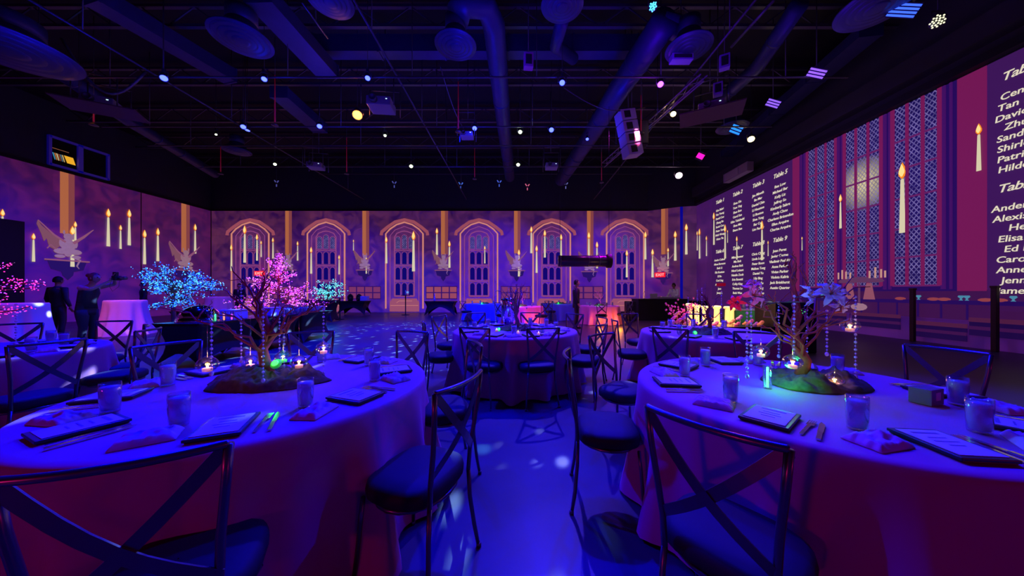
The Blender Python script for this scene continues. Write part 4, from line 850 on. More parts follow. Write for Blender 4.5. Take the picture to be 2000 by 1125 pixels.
# middle table centrepiece
moss((TC[0]-0.0, TC[1]), 0.27, 0.19, 0.09, 4.1, 'dark moss mound in the centre of the middle table')
bC = (TC[0]+0.03, TC[1], H+0.05); anch = []
for x, yb, yt, Z, d in ((968, 632, 568, 4.5, 'leftmost'), (993, 590, 560, 4.7, 'left of the trunk'), (996, 625, 572, 4.5, 'left of the trunk, longest'), (1018, 590, 566, 4.8, 'right of the trunk'), (1029, 600, 561, 4.7, 'rightmost')):
    p = P(x, yt, Z); anch.append(p); bead_strand(p, (yb-yt)/F*Z, 'hanging crystal bead strand over the middle table, ' + d, 'bead strands on the middle tree', 0.009, 0.03)
anch += [P(1006, 552, 4.7), P(980, 562, 4.7), P(1022, 556, 4.6)]
branch_tree(bC, (TC[0]+0.0, TC[1], 1.36), anch, 21, 'leafless branch tree hung with crystals on the middle table', 0.028, 3, mat('violet_bark', (0.28,0.12,0.16), 0.7, bump=0.4))
puck((TC[0]-0.24, TC[1]-0.17, H+0.02), 'green glowing light disc at the left of the middle table moss', 1.2)
t = thing('mirror_vase', 'tall silver mirrored vase left of the trunk on the middle table', 'vase', (TC[0]-0.12, TC[1]+0.62, H), 0)
MB().lathe([(0.05,0),(0.08,0.03),(0.13,0.16),(0.12,0.3),(0.15,0.42),(0.13,0.46),(0.12,0.46),(0.0001,0.3)], 24).build('vase_body', mat('mirror_silver', (0.8,0.8,0.85), 0.08, 1.0), t)
for x, Z, d in ((970, 4.45, 'at the left strand'), (1012, 4.2, 'in front of the moss'), (1052, 4.1, 'near the front right seat')):
    p = P(x, 660, Z); t = thing('votive_candle', 'small clear votive candle glass on the middle table, ' + d, 'candle', (p.x, p.y, H), 0, 'votives on the middle table'); MB().lathe([(0.025,0),(0.032,0.06),(0.03,0.06),(0.024,0.004),(0.0001,0.004)], 14).build('votive_glass', M_glass, t); MB().lathe([(0.0001,0.006),(0.02,0.006),(0.022,0.03),(0.0001,0.03)], 12).build('wax', M_wax, t); MB().lathe([(0.0001,0.03),(0.005,0.036),(0.0001,0.05)], 8).build('flame', M_flame, t)
# table by the pillars
moss((T2[0]-0.08, T2[1]-0.12), 0.29, 0.2, 0.08, 9.4, 'moss mound on the table by the glowing pillars'); anch = []
for x, yt, yb, Z, d in ((1344, 580, 640, 4.2, 'left end'), (1362, 566, 630, 4.4, 'second from left'), (1371, 562, 625, 4.5, 'third from left, highest'), (1409, 568, 640, 4.3, 'right end')):
    p = P(x, yt, Z); anch.append(p); bead_strand(p, (yb-yt)/F*Z, 'crystal bead strand over the table by the glowing pillars, ' + d, 'bead strands by the glowing pillars', 0.009, 0.03)
branch_tree((T2[0]-0.05, T2[1]-0.12, H+0.045), (T2[0]-0.1, T2[1]-0.1, 1.25), anch + [P(1420, 600, 4.2), P(1335, 600, 4.3)], 31, 'thin leafless branch tree on the table by the glowing pillars', 0.022, 3)
puck((T2[0]-0.36, T2[1]-0.26, H+0.02), 'green glowing light disc on the table by the glowing pillars', 1.2)
# far left table: lit branch centrepiece
moss((TF[0], TF[1]), 0.3, 0.2, 0.08, 5.5, 'moss mound on the far left table, outside the glow of the pink lights')
p = P(31, 592, 2.75); bead_strand(p, 0.36, 'hanging crystal bead strand over the far left table', 'bead strand on the far left table', 0.009, 0.025)
# ================================================================ LIT TREES, FAR TABLES, PEOPLE
def led_tree(base, crown_c, crown_r, n_limb, n_led, seed, mats, label, led_r=0.012, trunk_r=0.05, flat=0.0, droop=0.0, planter=None, cone=False):
    rnd = random.Random(seed); base = Vector(base); cc = Vector(crown_c); t = thing('lit_tree', label, 'light tree', base)
    low = cc - Vector((0,0,crown_r[2]*0.75)); L = lambda p: Vector(p)-base
    k = [base, base.lerp(low, .5)+Vector((0.03,0,0)), low, cc, cc+Vector((0,0,crown_r[2]*0.6))]
    MB().tube([L(p) for p in k], [trunk_r, trunk_r*.8, trunk_r*.65, trunk_r*.4, trunk_r*.12], 8).build('trunk', M_bark, t)
    br = MB(); paths = []
    for i in range(n_limb):
        a = 2*PI*i/n_limb*2.4 + rnd.uniform(-.3,.3); h = rnd.uniform(-1, 1); sc = math.sqrt(max(0.08, 1-h*h)) if not cone else (1.02-(h+1)/2)*1.0
        e = cc + Vector((crown_r[0]*sc*math.cos(a), crown_r[1]*sc*math.sin(a), crown_r[2]*h)); s = low.lerp(cc, rnd.uniform(0, 1.0) if h < .4 else rnd.uniform(.6,1.2))
        if cone: s = low.lerp(cc + Vector((0,0,crown_r[2]*0.8)), max(0, (h+1)/2-0.15))
        pts = [s.lerp(e, q/5) + Vector((rnd.uniform(-.05,.05), rnd.uniform(-.05,.05), rnd.uniform(-.03,.05)))*(0 if q == 0 else 1) for q in range(6)]
        paths.append(pts); br.tube([L(p) for p in pts], [trunk_r*.3*(1-.8*q/5) for q in range(6)], 5)
        for _ in range(3):
            q = rnd.randint(1, 4); e2 = pts[q] + ((e-s).normalized() + Vector((rnd.uniform(-1,1), rnd.uniform(-1,1), rnd.uniform(-.4,.7)))*.9).normalized()*(e-s).length*rnd.uniform(.25,.5)
            p2 = [pts[q].lerp(e2, w/3)+Vector((rnd.uniform(-.02,.02),)*3) for w in range(4)]; paths.append(p2); br.tube([L(p) for p in p2], [trunk_r*.14*(1-.7*w/3) for w in range(4)], 4)
    br.build('branches', M_bark, t)
    mbs = [MB() for _ in mats]; wts = [(p[-1]-p[0]).length+.02 for p in paths]; paths = rnd.choices(paths, wts, k=n_led)
    for i in range(n_led):
        pts = paths[i]; q = rnd.uniform(0.15, 1)*(len(pts)-1); a = int(min(q, len(pts)-1.001)); p = pts[a].lerp(pts[a+1], q-a) + Vector((rnd.gauss(0,.028), rnd.gauss(0,.028), rnd.gauss(0,.028)))
        mbs[rnd.randrange(len(mats))].ball(L(p), led_r*rnd.uniform(.7,1.3), 5, 3)
    for mb, m in zip(mbs, mats): mb.build('led_blossoms', m, t, kind='stuff')
    if planter: MB().lathe([(planter*.7,0),(planter,0.3),(planter*.9,0.3),(0.001,0.27)], 16).build('planter', M_black, t)
    return t
def glow(loc, color, e, s=0.4):  # LED spill, and added fill points that have no lamp body
    l = bpy.data.lights.new('led_or_fill_glow', 'POINT'); l.color = color; l.energy = e; l.shadow_soft_size = s; o = bpy.data.objects.new('led_or_fill_glow', l); COL.objects.link(o); o.location = loc; return o
LB = [mat('led_cyan', (.2,.6,1), .5, emit=(0.02,0.32,1.0), es=1.0), mat('led_ice', (.5,.9,1), .5, emit=(0.12,0.7,1.0), es=1.1), mat('led_blue', (.1,.3,1), .5, emit=(0.01,0.12,1.0), es=1.1)]
LP = [mat('led_pink', (1,.3,.8), .5, emit=(1.0,0.06,0.5), es=1.0), mat('led_rose', (1,.5,.9), .5, emit=(1.0,0.3,0.8), es=1.3), mat('led_violet', (.6,.2,1), .5, emit=(0.45,0.05,1.0), es=1.5)]
LC = [mat('led_aqua', (.3,.9,1), .5, emit=(0.08,0.75,0.9), es=1.6), mat('led_mint', (.5,1,.9), .5, emit=(0.2,1.0,0.85), es=1.9)]
c = P(338, 562, 7.2); led_tree((c.x, c.y, 0), c, (0.90, 0.55, 0.52), 30, 1500, 5, LB, 'blue lit artificial tree with a wide crown behind the black buffet table', 0.0115, 0.06)
glow((c.x, c.y, c.z), (0.02,0.35,1), 14)
c = P(544, 548, 9.4); led_tree((c.x, c.y, 0), c, (1.32, 0.7, 0.84), 46, 1600, 9, LP, 'pink lit artificial tree with a pointed crown behind the black buffet table', 0.0145, 0.06, cone=True)
glow((c.x, c.y, c.z), (1,0.1,0.6), 14)
c = P(640, 565, 14.0); led_tree((c.x, c.y, 0.95), c, (0.80, 0.45, 0.58), 26, 430, 13, LC, 'small cyan lit tree on a black-draped table near the far wall', 0.015, 0.04)
glow((c.x, c.y, c.z), (0.02,0.8,0.9), 8)
# pink and blue lit branches on the far left table
tb = thing('lit_branch_tree', 'pink and violet lit branch centrepiece on the far left table', 'light tree', (TF[0], TF[1], H+0.05))
rnd = random.Random(77); br = MB(); l1 = MB(); l2 = MB(); B0 = Vector((TF[0], TF[1], H+0.05))
br.tube([(0,0,0), (0.03,0,0.25), (0.0,0.0,0.55)], [0.03,0.02,0.012], 7)
for (x, y, Z, m) in ((40,548,2.6,0), (80,560,2.75,0), (60,598,2.7,0), (14,575,2.6,0), (28,513,2.9,1), (-20,540,2.7,0), (4,605,2.6,0), (85,553,2.9,0), (-60,520,2.8,1)):
    e = P(x, y, Z)-B0; s = Vector((0.01,0,0.2 if y > 560 else 0.45)); pts = [s.lerp(e, q/6)+Vector((rnd.uniform(-.03,.03), rnd.uniform(-.03,.03), rnd.uniform(-.02,.03)))*(0 if q in (0,6) else 1) for q in range(7)]
    br.tube(pts, [0.010*(1-.7*q/6) for q in range(7)], 5)
    for i in range(55):
        q = rnd.uniform(0.3,1)*6; a = int(min(q,5.999)); p = pts[a].lerp(pts[a+1], q-a)+Vector((rnd.gauss(0,.018), rnd.gauss(0,.018), rnd.gauss(0,.018))); (l2 if rnd.random() < 0.25 else l1).ball(p, 0.0048*rnd.uniform(.7,1.3), 5, 3)
br.build('branches', M_bark, tb); l1.build('led_blossoms', mat('led_hot_pink', (1,.1,.4), .5, emit=(1.0,0.03,0.35), es=1.6), tb, kind='stuff'); l2.build('led_blossoms', LP[2], tb, kind='stuff')

# ---- far round tables
MC_blue = mat('far_blue_linen', (0.10, 0.22, 0.55), 0.5); MC_sat = mat('far_pink_satin', (0.75, 0.24, 0.5), 0.42, 0.1)
FT = [((-1.66, 14.8), 0.92, MC_blue, 'far blue-covered round table left of the middle table'), ((0.12, 12.5), 0.86, MC_sat, 'far pink satin round table behind the middle table tree'), ((1.98, 15.0), 0.9, MC_blue, 'far blue-covered round table behind the standing man'), ((3.35, 12.9), 0.82, MC_sat, 'far pink and orange round table left of the disc jockey booth')]
for i, (c, R, m, lab) in enumerate(FT):
    cloth_table('round_table', c, R, H-0.002, 40+i, lab, m, group='round banquet tables'); 
spot((0.8, 9.0, 6.5), (0.3, 12.0, 0.4), (1, 0.06, 0.5), 2200, 18, 0.8); spot((3.6, 9.2, 6.5), (3.5, 12.3, 0.3), (1, 0.10, 0.35), 3500, 17, 0.8)
for cx_, cy_, col_ in ((3.1, 11.75, (1,.25,.02)), (3.85, 11.8, (1,.3,.02)), (0.75, 11.4, (1,.2,.03))):
    l = bpy.data.lights.new('far_table_fill', 'POINT'); l.color = col_; l.energy = 12; l.shadow_soft_size = .1; o = bpy.data.objects.new('far_table_fill', l); COL.objects.link(o); o.location = (cx_, cy_, 0.25)  # added orange point lights without lamp bodies, for the far tables
gD = 'chairs around the far tables'
chair(3.10, 11.55, 3.35, 12.9, 'front one at the far pink and orange table', gD); chair(4.25, 12.15, 3.35, 12.9, 'right one at the far pink and orange table', gD); chair(4.75, 13.3, 3.5, 13.0, 'rearmost one beside the disc jockey booth', gD)
chair(0.95, 11.3, 0.12, 12.5, 'front right one at the far pink satin table', gD); chair(-0.75, 11.6, 0.12, 12.5, 'front left one at the far pink satin table', gD); chair(1.35, 13.8, 1.98, 15.0, 'front one at the far blue table behind the standing man', gD)
chair(-2.45, 13.7, -1.66, 14.8, 'front one at the far blue table left of the middle table', gD)
def far_bits(c, who, gl, seed, green=True, tree=None):
    rnd = random.Random(seed)
    for k in range(5):
        a = 2*PI*k/5+seed; glass(c[0]+0.55*math.cos(a), c[1]+0.55*math.sin(a), 'tiny clear tumbler on the %s' % who, 'tumblers on the ' + who)
    moss((c[0], c[1]), 0.25, 0.17, 0.08, seed, 'small dark moss mound on the ' + who)
    if green: puck((c[0]-0.08, c[1]-0.17, H+0.03), 'bright green light disc on the ' + who, 1.3); glow((c[0]-0.08, c[1]-0.24, H+0.12), (0.02,1,0.1), 1.5, 0.05)
    if tree: branch_tree((c[0]+0.05, c[1], H+0.05), (c[0]+0.03, c[1], H+0.45), [(c[0]+dx, c[1]+dy, H+hh) for dx, dy, hh in ((-.28,0,.5),(-.15,.1,.62),(.1,-.1,.66),(.28,0,.52),(.2,.1,.4),(-.2,-.1,.35))], seed, 'pink-lit bare branch spray on the ' + who, 0.016, 2, mat('pink_lit_branch', (0.8,0.15,0.4), 0.6, emit=(0.5,0.01,0.2), es=0.25))  # pink light is put into the branch colour and a weak emission
far_bits(FT[0][0], 'far left blue table', 0, 2, True); far_bits(FT[1][0], 'far pink satin table', 0, 3, True, True); far_bits(FT[2][0], 'far blue table behind the standing man', 0, 4, True); far_bits(FT[3][0], 'far pink and orange table', 0, 5, True, True)

# ---- black buffet tables along the left of the dance floor
def spandex_table(x0, x1, y0, y1, h, label, group=None, arch=0.3):
    """stretch-draped folding table: flat top, waist-pinched concave sides reaching out to the feet"""
    cx, cy = (x0+x1)/2, (y0+y1)/2; hx, hy = abs(x1-x0)/2, abs(y1-y0)/2; t = thing('draped_table', label, 'table', (cx, cy, 0), 0, group)
    n = 12; segs = []; 
    for s in range(4):
        for i in range(n):
            k = i/n
            segs.append({0:(-1+2*k,-1),1:(1,-1+2*k),2:(1-2*k,1),3:(-1,1-2*k)}[s] + (k,))
    N_ = len(segs); zs = [0, .15, .3, .45, .6, .75, .9, 1.0]; vs = []
    for z in zs:
        for (u, v, k) in segs:
            mid = math.sin(PI*k)**0.7 if True else 0; pinch = 0.16*math.sin(PI*z)*(1-0.3*mid); bottom = h*arch*math.sin(PI*k)*(1 if z == 0 else 0)
            zz = h*z; lift = h*arch*math.sin(PI*k); zz = lift + (h-lift)*z
            ins = 0.05*mid*(1-z); vs.append((u*(hx*(1-0) - pinch*0.9) - (u*ins if abs(u) == 1 else 0), v*(hy - pinch*0.5) - (v*ins if abs(v) == 1 else 0), zz))
    fs = [(i*N_+j, i*N_+(j+1)%N_, (i+1)*N_+(j+1)%N_, (i+1)*N_+j) for i in range(len(zs)-1) for j in range(N_)] + [tuple((len(zs)-1)*N_+j for j in range(N_))]
    MB().add(vs, fs, True).build('stretch_cover', M_spandex, t)
    MB().box((0,0,h+0.004),(hx*2+0.01,hy*2+0.01,0.012)).build('tabletop', mat('black_top', (0.02,0.02,0.03), 0.25), t, bevel=0.003)
    return t
gB = 'black stretch-draped tables of the left buffet'
spandex_table(-6.45, -5.62, 5.45, 6.75, H, 'black stretch-draped buffet table nearest the camera, holding the shiny dome', gB)
spandex_table(-6.45, -5.62, 6.80, 8.05, H, 'middle black buffet table, its long side to the dance floor', gB)
spandex_table(-6.45, -5.62, 8.10, 9.35, H, 'far end black buffet table, set with rows of glasses', gB)
gS = 'small black-draped side tables at the far wall'
spandex_table(-10.35, -8.75, 17.6, 18.4, 0.8, 'black-draped side table with coffee urns under the third pilaster, far wall', gS, .55)
spandex_table(-5.25, -3.55, 17.2, 18.0, 0.8, 'black-draped side table with an arched cut-out in front of the stone blocks', gS, .6)
spandex_table(-9.5, -8.25, 13.7, 14.35, 0.95, 'black-draped high table carrying the small cyan lit tree', gS, .1)
spandex_table(-9.6, -8.3, 8.5, 9.2, 0.78, 'black-draped table in the dark behind the blue lit tree', gS, .2)
# disco dome on the buffet
M_mir = mat('dome_mirror', (0.75,0.75,0.8), 0.05, 1.0)
p = Vector((-6.02, 5.85, H+0.01)); t = thing('mirror_dome', 'shiny mirrored dome full of coloured reflections on the near black buffet table', 'dome', p)
MB().lathe([(0.31,0.0),(0.31,0.05)]+[(0.30*math.cos(a), 0.05+0.26*math.sin(a)) for a in [PI/2*i/9 for i in range(9)]]+[(0.0001,0.31)], 32).build('dome', M_mir, t)
MB().lathe([(0.33,0),(0.33,0.02),(0.31,0.025)], 32).build('base_ring', M_silver, t); MB().ball((0,0,0.325),0.018,8,5).build('knob', M_silver, t)
for i, (dx, dy, hgt, colr) in enumerate(((0.34,-0.05,0.2,(0.1,0.9,0.15)),(0.36,0.1,0.18,(1,0.35,0.05)),(0.37,0.25,0.17,(1,0.1,0.5)))):
    q = thing('colour_lantern', '%s glowing glass cylinder beside the mirrored dome' % ('green','orange','pink')[i], 'lamp', (p.x+dx, p.y+dy, H+0.01)); MB().lathe([(0.03,0),(0.033,hgt),(0.03,hgt),(0.027,0.005),(0.0001,0.005)], 14).build('glass_sleeve', M_glass, q); MB().lathe([(0.0001,0.01),(0.014,0.02),(0.014,hgt*.7),(0.0001,hgt*.75)], 10).build('light_core', mat('lantern_%d' % i, colr, .4, emit=colr, es=1.5), q)
for i in range(2):
    q = thing('ice_bin', ('pale translucent tub on the near black buffet table, nearest the dome','pale translucent tub on the middle black buffet table')[i], 'tub', (-5.9, 6.4+i*0.9, H+0.01)); MB().box((0,0,0.09),(0.36,0.3,0.18)).build('tub_body', mat('frosted_plastic', (0.5,0.6,0.9), 0.4), q, bevel=0.015); MB().box((0,0,0.186),(0.38,0.32,0.015)).build('rim', MATS['frosted_plastic'], q, bevel=0.004)
gi = ['nearest the tubs','second from the tubs','third from the tubs','fourth from the tubs','in the middle of the rows','just past the middle of the rows','under the pink lit tree','just past the pink lit tree','second from the far end','at the far end']
for i in range(10):
    for k in range(3): glass(-5.78-k*0.16, 7.75+i*0.16, 'buffet tumbler, %s, %s row' % (gi[i], ('dance floor side','middle','back')[k]), 'tumblers in rows on the black buffet', 1.15, H+0.011)
# cocktail tables in draped cloth
M_hc = mat('cocktail_linen', (0.72,0.45,0.62), 0.55)
def cocktail(x, y, r, h, label, seed):
    t = thing('cocktail_table', label, 'table', (x, y, 0), 0, 'cloth-draped cocktail tables'); n = 96; rnd = random.Random(seed); ph = rnd.uniform(0,6); vs = []; zs = [0,.03,.1,.25,.45,.65,.85,1]
    for j in range(n): a=2*PI*j/n; vs.append((r*.96*math.cos(a), r*.96*math.sin(a), h))
    for z in zs[1:]:
        for j in range(n): a=2*PI*j/n; f=.5*math.sin(9*a+ph)+.35*math.sin(14*a+ph*2)+.2*math.sin(5*a); rr=r*(1+.42*z*z)+0.07*f*z; vs.append((rr*math.cos(a), rr*math.sin(a), h*(1-z)+0.004))
    R_=len(zs); MB().add(vs,[(i*n+j,i*n+(j+1)%n,(i+1)*n+(j+1)%n,(i+1)*n+j) for i in range(R_-1) for j in range(n)]+[tuple(range(n))[::-1]],True).build('tablecloth', M_hc, t)
    MB().lathe([(0.03,h-.03),(r*.9,h-.03),(r*.9,h-.01),(0.03,h-.01)],24,smooth=False).build('tabletop', M_bark, t)
cocktail(-12.3, 9.7, 0.44, 1.07, 'pinkish draped cocktail table in spotlight beside the photographer', 1)
cocktail(-14.5, 15.0, 0.5, 1.1, 'violet draped cocktail table behind the mirrored dome', 2)
cocktail(-10.35, 6.35, 0.42, 1.1, 'pink draped cocktail table at the left edge behind the lit branches', 3)
spot((-11.6, 6.5, 6.5), (-12.3, 9.7, 0.4), (1,0.18,0.6), 1500, 15, 0.6); spot((-12.6, 6.8, 6.4), (-12.2, 9.4, 0.2), (1,0.6,0.9), 2500, 14, 0.5, 0.02, (30, 0.25, 1.0)); spot((-10.5, 3.5, 6.5), (-10.35, 6.3, 0.4), (1,0.1,0.35), 500, 16, 0.7); spot((-13, 12, 6.4), (-14.5, 15, 0.6), (0.5,0.1,1), 600, 20, 0.7)
# urns and boxes on the side table
for i, x in enumerate((-9.75, -9.25)):
    t = thing('coffee_urn', 'dark glinting round urn on the far side table, %s one' % ('left','right')[i], 'urn', (x, 17.95, 0.81)); MB().lathe([(0.12,0),(0.16,.08),(0.16,.26),(0.1,.36),(0.03,.4)],16).build('urn_body', mat('urn_black',(0.05,0.05,0.07),0.1,0.8), t); MB().ball((0,0,.42),.025,6,4).build('knob', M_silver, t); MB().box((0,-.18,.08),(.03,.06,.05)).build('spout', M_silver, t)
t = thing('white_box', 'pale blue-lit box at the right end of the far urn table', 'box', (-8.95, 18.0, .81)); MB().box((0,0,.14),(.4,.3,.26)).build('carton', mat('pale_box',(.4,.5,.8),.6), t, bevel=.01)  # blue light on the box is put into its base colour
t = thing('bistro_stand', 'thin black stand with a pale dish left of the urn table', 'stand', (-10.75, 17.6, 0)); MB().lathe([(.22,0),(.22,.02),(.03,.03),(.03,1.1),(.25,1.11),(.25,1.14)],16).build('pedestal', M_spandex, t); MB().lathe([(.1,1.14),(.2,1.3),(.18,1.3),(.001,1.16)],14).build('dish', mat('pale_dish',(.4,.5,.8),.6), t)
t = thing('bistro_stand', 'thin black tall stand with a candle at the right of the third arch', 'stand', (-6.5, 17.8, 0)); MB().lathe([(.22,0),(.22,.02),(.03,.03),(.03,1.1),(.25,1.11),(.25,1.14)],16).build('pedestal', M_spandex, t); MB().lathe([(.03,1.14),(.03,1.42),(.001,1.42)],10).build('candle', M_paper, t)
t = thing('bistro_stand', 'thin black stand in front of the right end of the urn table', 'stand', (-8.6, 14.9, 0)); MB().lathe([(.2,0),(.2,.02),(.03,.03),(.03,1.0),(.22,1.01),(.22,1.03)],16).build('pedestal', M_spandex, t)
t = thing('bottle', 'tall slim pale bottle on the arched side table', 'bottle', (-4.75, 17.5, .81)); MB().lathe([(.045,0),(.045,.2),(.015,.3),(.015,.42),(.001,.42)],12).build('bottle_body', mat('bottle_glass',(.6,.7,.9),.1), t)

# ---- disc jockey booth
t = thing('dj_booth', 'long black-draped booth in front of the disc jockey', 'booth', (6.75, 15.0, 0)); MB().box((0,-.15,.49),(2.35,.9,.98)).build('drape', M_spandex, t, bevel=.02); MB().box((0,-.15,.99),(2.4,.95,.025)).build('top', mat('booth_top',(.03,.03,.04),.3), t)
t = thing('dj_booth', 'low black wing of the booth reaching right towards the glowing pillars', 'booth', (8.3, 14.6, 0)); MB().box((0,0,.46),(.75,.8,.92)).build('drape', M_spandex, t, bevel=.02)
t = thing('dj_mixer', 'silver control deck with knobs on the black booth', 'mixer', (7.1, 14.75, 1.003)); m = MB().box((0,0,.04),(1.0,.42,.08)); m.build('deck', mat('deck_grey',(.35,.35,.4),.35,.4), t, bevel=.01)
for k, dx in enumerate((-.33, .33)): MB().lathe([(.15,.08),(.15,.1),(.13,.11),(.001,.11)],20,c=(dx,0,0)).build('jog_wheel', M_silver, t)
kb = MB(); [kb.lathe([(.012,.08),(.010,.11),(.001,.11)],8,c=(-.09+.06*a,-.12+.08*b,0)) for a in range(4) for b in range(4)]; kb.build('knob', M_paper, t)
t = thing('mic_stand', 'small curled gooseneck microphone stand on the left of the booth', 'microphone', (6.0, 14.8, 1.003)); MB().tube([(0,0,0),(0,0,.12),(-.06,0,.24),(.02,0,.32)],.008,6).build('gooseneck', M_silver, t); MB().ball((.02,0,.34),.025,8,5).build('microphone', M_silver, t); MB().lathe([(.07,0),(.07,.015),(.001,.02)],14).build('base', M_silver, t)
t = thing('laptop', 'open laptop between the knobs and the gooseneck on the booth', 'laptop', (6.4, 14.8, 1.003)); MB().box((0,0,.01),(.34,.24,.018)).build('keyboard_base', M_silver, t, bevel=.004); MB().box((0,-.12,.13),(.34,.012,.22)).build('screen', mat('lap_back',(.4,.4,.45),.4), t, bevel=.003)
t = thing('loudspeaker', 'black loudspeaker standing on the floor left of the black booth', 'loudspeaker', (5.15, 14.3, 0)); MB().box((0,0,.45),(.42,.4,.9)).build('cabinet', M_spandex, t, bevel=.03); MB().lathe([(.15,0),(.15,.01),(.05,.02),(.001,.03)],18,c=(0,-.2,.32),M=Matrix.Rotation(PI/2,3,'X')).build('woofer', M_pipe, t); MB().lathe([(.07,0),(.07,.01),(.001,.02)],16,c=(0,-.2,.7),M=Matrix.Rotation(PI/2,3,'X')).build('tweeter', M_pipe, t)

# ---- glowing pillars with flowers behind the right far table
M_gp = mat('glowing_pillar', (1,.8,.45), .5, emit=(1.0,0.52,0.13), es=1.25, var=.2, bscale=7); M_gp2 = mat('glowing_cap', (1,.9,.6), .5, emit=(1.0,0.68,0.28), es=2.2)
ZP = 7.4
cb = spandex_table(P(1318,600,ZP).x, P(1500,600,ZP).x, ZP-.68, ZP+.35, .56, 'low black-draped stand under the glowing pillars', None, .1)
for i, (x, yt, w, hh) in enumerate(((1347,594,.22,.5),(1361,596,.2,.48),(1376,599,.2,.42),(1400,598,.24,.46),(1421,600,.22,.46),(1430,602,.16,.42))):
    p = P(x, 640, ZP+(-.08 if i % 2 else .08)); z1 = P(x, yt, ZP).z; z0 = .575
    t = thing('glowing_pillar', 'bright amber glowing fluted pillar with a flared cap, %s' % ('leftmost of the row','second from the left, touching the leftmost','third, behind the tree branches','fourth, the widest','fifth, right of the widest','rightmost, half behind its neighbour')[i], 'pillar lamp', (p.x, p.y, z0), 0, 'glowing pillars')
    n = 24; h_ = z1-z0; vs = []; pr = [(.62,0),(.62,.05),(.42,.09),(.40,.5),(.38,.82),(.45,.87),(.62,.93),(.66,.97),(.6,1)]
    for r_, z in pr:
        for j in range(n): a = 2*PI*j/n; rr = r_*w*.62*(1-(.08 if .08 < z < .85 and j % 2 else 0)); vs.append((rr*math.cos(a), rr*math.sin(a), z*h_))
    MB().add(vs, [(q*n+j,q*n+(j+1)%n,(q+1)*n+(j+1)%n,(q+1)*n+j) for q in range(len(pr)-1) for j in range(n)]+[tuple(range(n))[::-1]], True).build('shaft', M_gp, t)
    MB().lathe([(.6*w*.62,h_),(.5*w*.62,h_+.015),(.001,h_+.02)],20).build('cap', M_gp2, t)
glow((P(1385,600,ZP).x, ZP-.5, 1.1), (1,.45,.12), 26, .3); glow((P(1350,600,ZP).x, ZP-.45, .8), (1,.3,.25), 10, .2)  # added fill lights in front of the pillars
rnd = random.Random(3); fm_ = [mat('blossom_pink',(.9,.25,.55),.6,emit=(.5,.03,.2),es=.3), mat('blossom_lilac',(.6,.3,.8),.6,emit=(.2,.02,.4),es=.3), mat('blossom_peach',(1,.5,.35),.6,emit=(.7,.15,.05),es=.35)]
def bloom(p, r, m, label, grp):
    mb = MB()
    for k in range(10):
        a = k*2.4; e = r*(.35+.06*k); mb.ball((e*.55*math.cos(a), e*.35*math.sin(a), e*.45*math.sin(a*1.7)+r*.2), r*.42, 7, 4, (1,.7,.8))
    mb.tube([(0,0,0),(0.01,0,(.575-p.z)*.5),(0,0,.575-p.z)], .006, 5); o = mb.build('flower_bloom', m, loc=p); return tag(o, label, 'flower', grp)
WH = ['far left, sticking out over the black booth','far left and low','left of the first pillar, high','left of the first pillar, low','beside the first pillar','below the first pillar','under the second pillar','under the third pillar','between the third and fourth pillars','under the fourth pillar','under the fifth pillar','right of the last pillar, low','right of the last pillar, lower front','in front of the grassy box, left','in front of the grassy box, middle','in front of the grassy box, right','far right, low','far right end of the row']
FP = [(1316,622),(1312,632),(1322,614),(1326,628),(1336,622),(1342,632),(1358,634),(1374,633),(1388,626),(1398,634),(1418,633),(1430,630),(1440,634),(1445,622),(1456,632),(1466,630),(1476,634),(1486,633)]
for i, (x, y) in enumerate(FP): bloom(P(x, y, ZP-.42-(i % 3)*.05), .075+.02*(i % 2), fm_[i % 3], '%s bloom by the glowing pillars, %s' % (('pink','lilac','peach')[i % 3], WH[i]), 'blooms around the glowing pillars')
t = thing('blossom_branches', 'spray of thin blossoming twigs above the blooms left of the glowing pillars', 'twigs', (P(1325,622,ZP).x, ZP-.2, .57)); mb = MB(); fb = MB()
for k in range(14):
    e = Vector((rnd.uniform(-.45,.35), rnd.uniform(-.2,.2), rnd.uniform(.25,.62))); pts = [Vector((0,0,0)).lerp(e,q/4)+Vector((rnd.uniform(-.03,.03),)*3) for q in range(5)]; mb.tube(pts,[.008*(1-.15*q) for q in range(5)],5)
    for q in range(5): fb.ball(pts[rnd.randint(2,4)]+Vector((rnd.uniform(-.04,.04),0,rnd.uniform(-.04,.04))), .022, 6, 4)
mb.build('twigs', M_bark, t); fb.build('buds', fm_[0], t, kind='stuff')
p = P(1460, 640, 8.3); t = thing('grass_covered_stand', 'green artificial-grass sided stand with pale top, right of the glowing pillars', 'stand', (p.x, p.y, 0)); MB().box((0,0,.42),(.95,.5,.84)).build('grass_side', mat('turf',(.10,.5,.14),1.0,bump=1,bscale=80,var=.5), t); MB().box((0,0,.86),(1.0,.55,.04)).build('top', M_paper, t, bevel=.01)
for i in range(3): glass(p.x-.35+i*.18, p.y-.1, 'tumbler on the grass-sided stand, %s' % ('left','middle','right')[i], 'tumblers on the grass-sided stand', 1.3, .881)
glow((p.x, p.y-.9, 1.3), (.6,.8,1), 6, .2)  # added pale fill in front of the grass-sided stand
p = P(1532, 605, 7.0); t = thing('equipment_rack', 'dark equipment case with tiny green and red lights behind the right branch tree', 'equipment case', (p.x, p.y, 0)); MB().box((0,0,.55),(.9,.6,1.1)).build('case', M_spandex, t, bevel=.02)
for i, (dx, dz, cc_) in enumerate(((.0,.93,(.05,1,.1)),(.08,.93,(.05,1,.1)),(-.05,.84,(1,.05,.05)),(.1,.87,(.05,1,.1)),(.18,.9,(.1,1,.2)))): MB().box((dx,-.31,dz),(.06,.01,.015)).build('indicator_light', mat('ind_%d' % (i % 5), cc_, .5, emit=cc_, es=1.5), t)
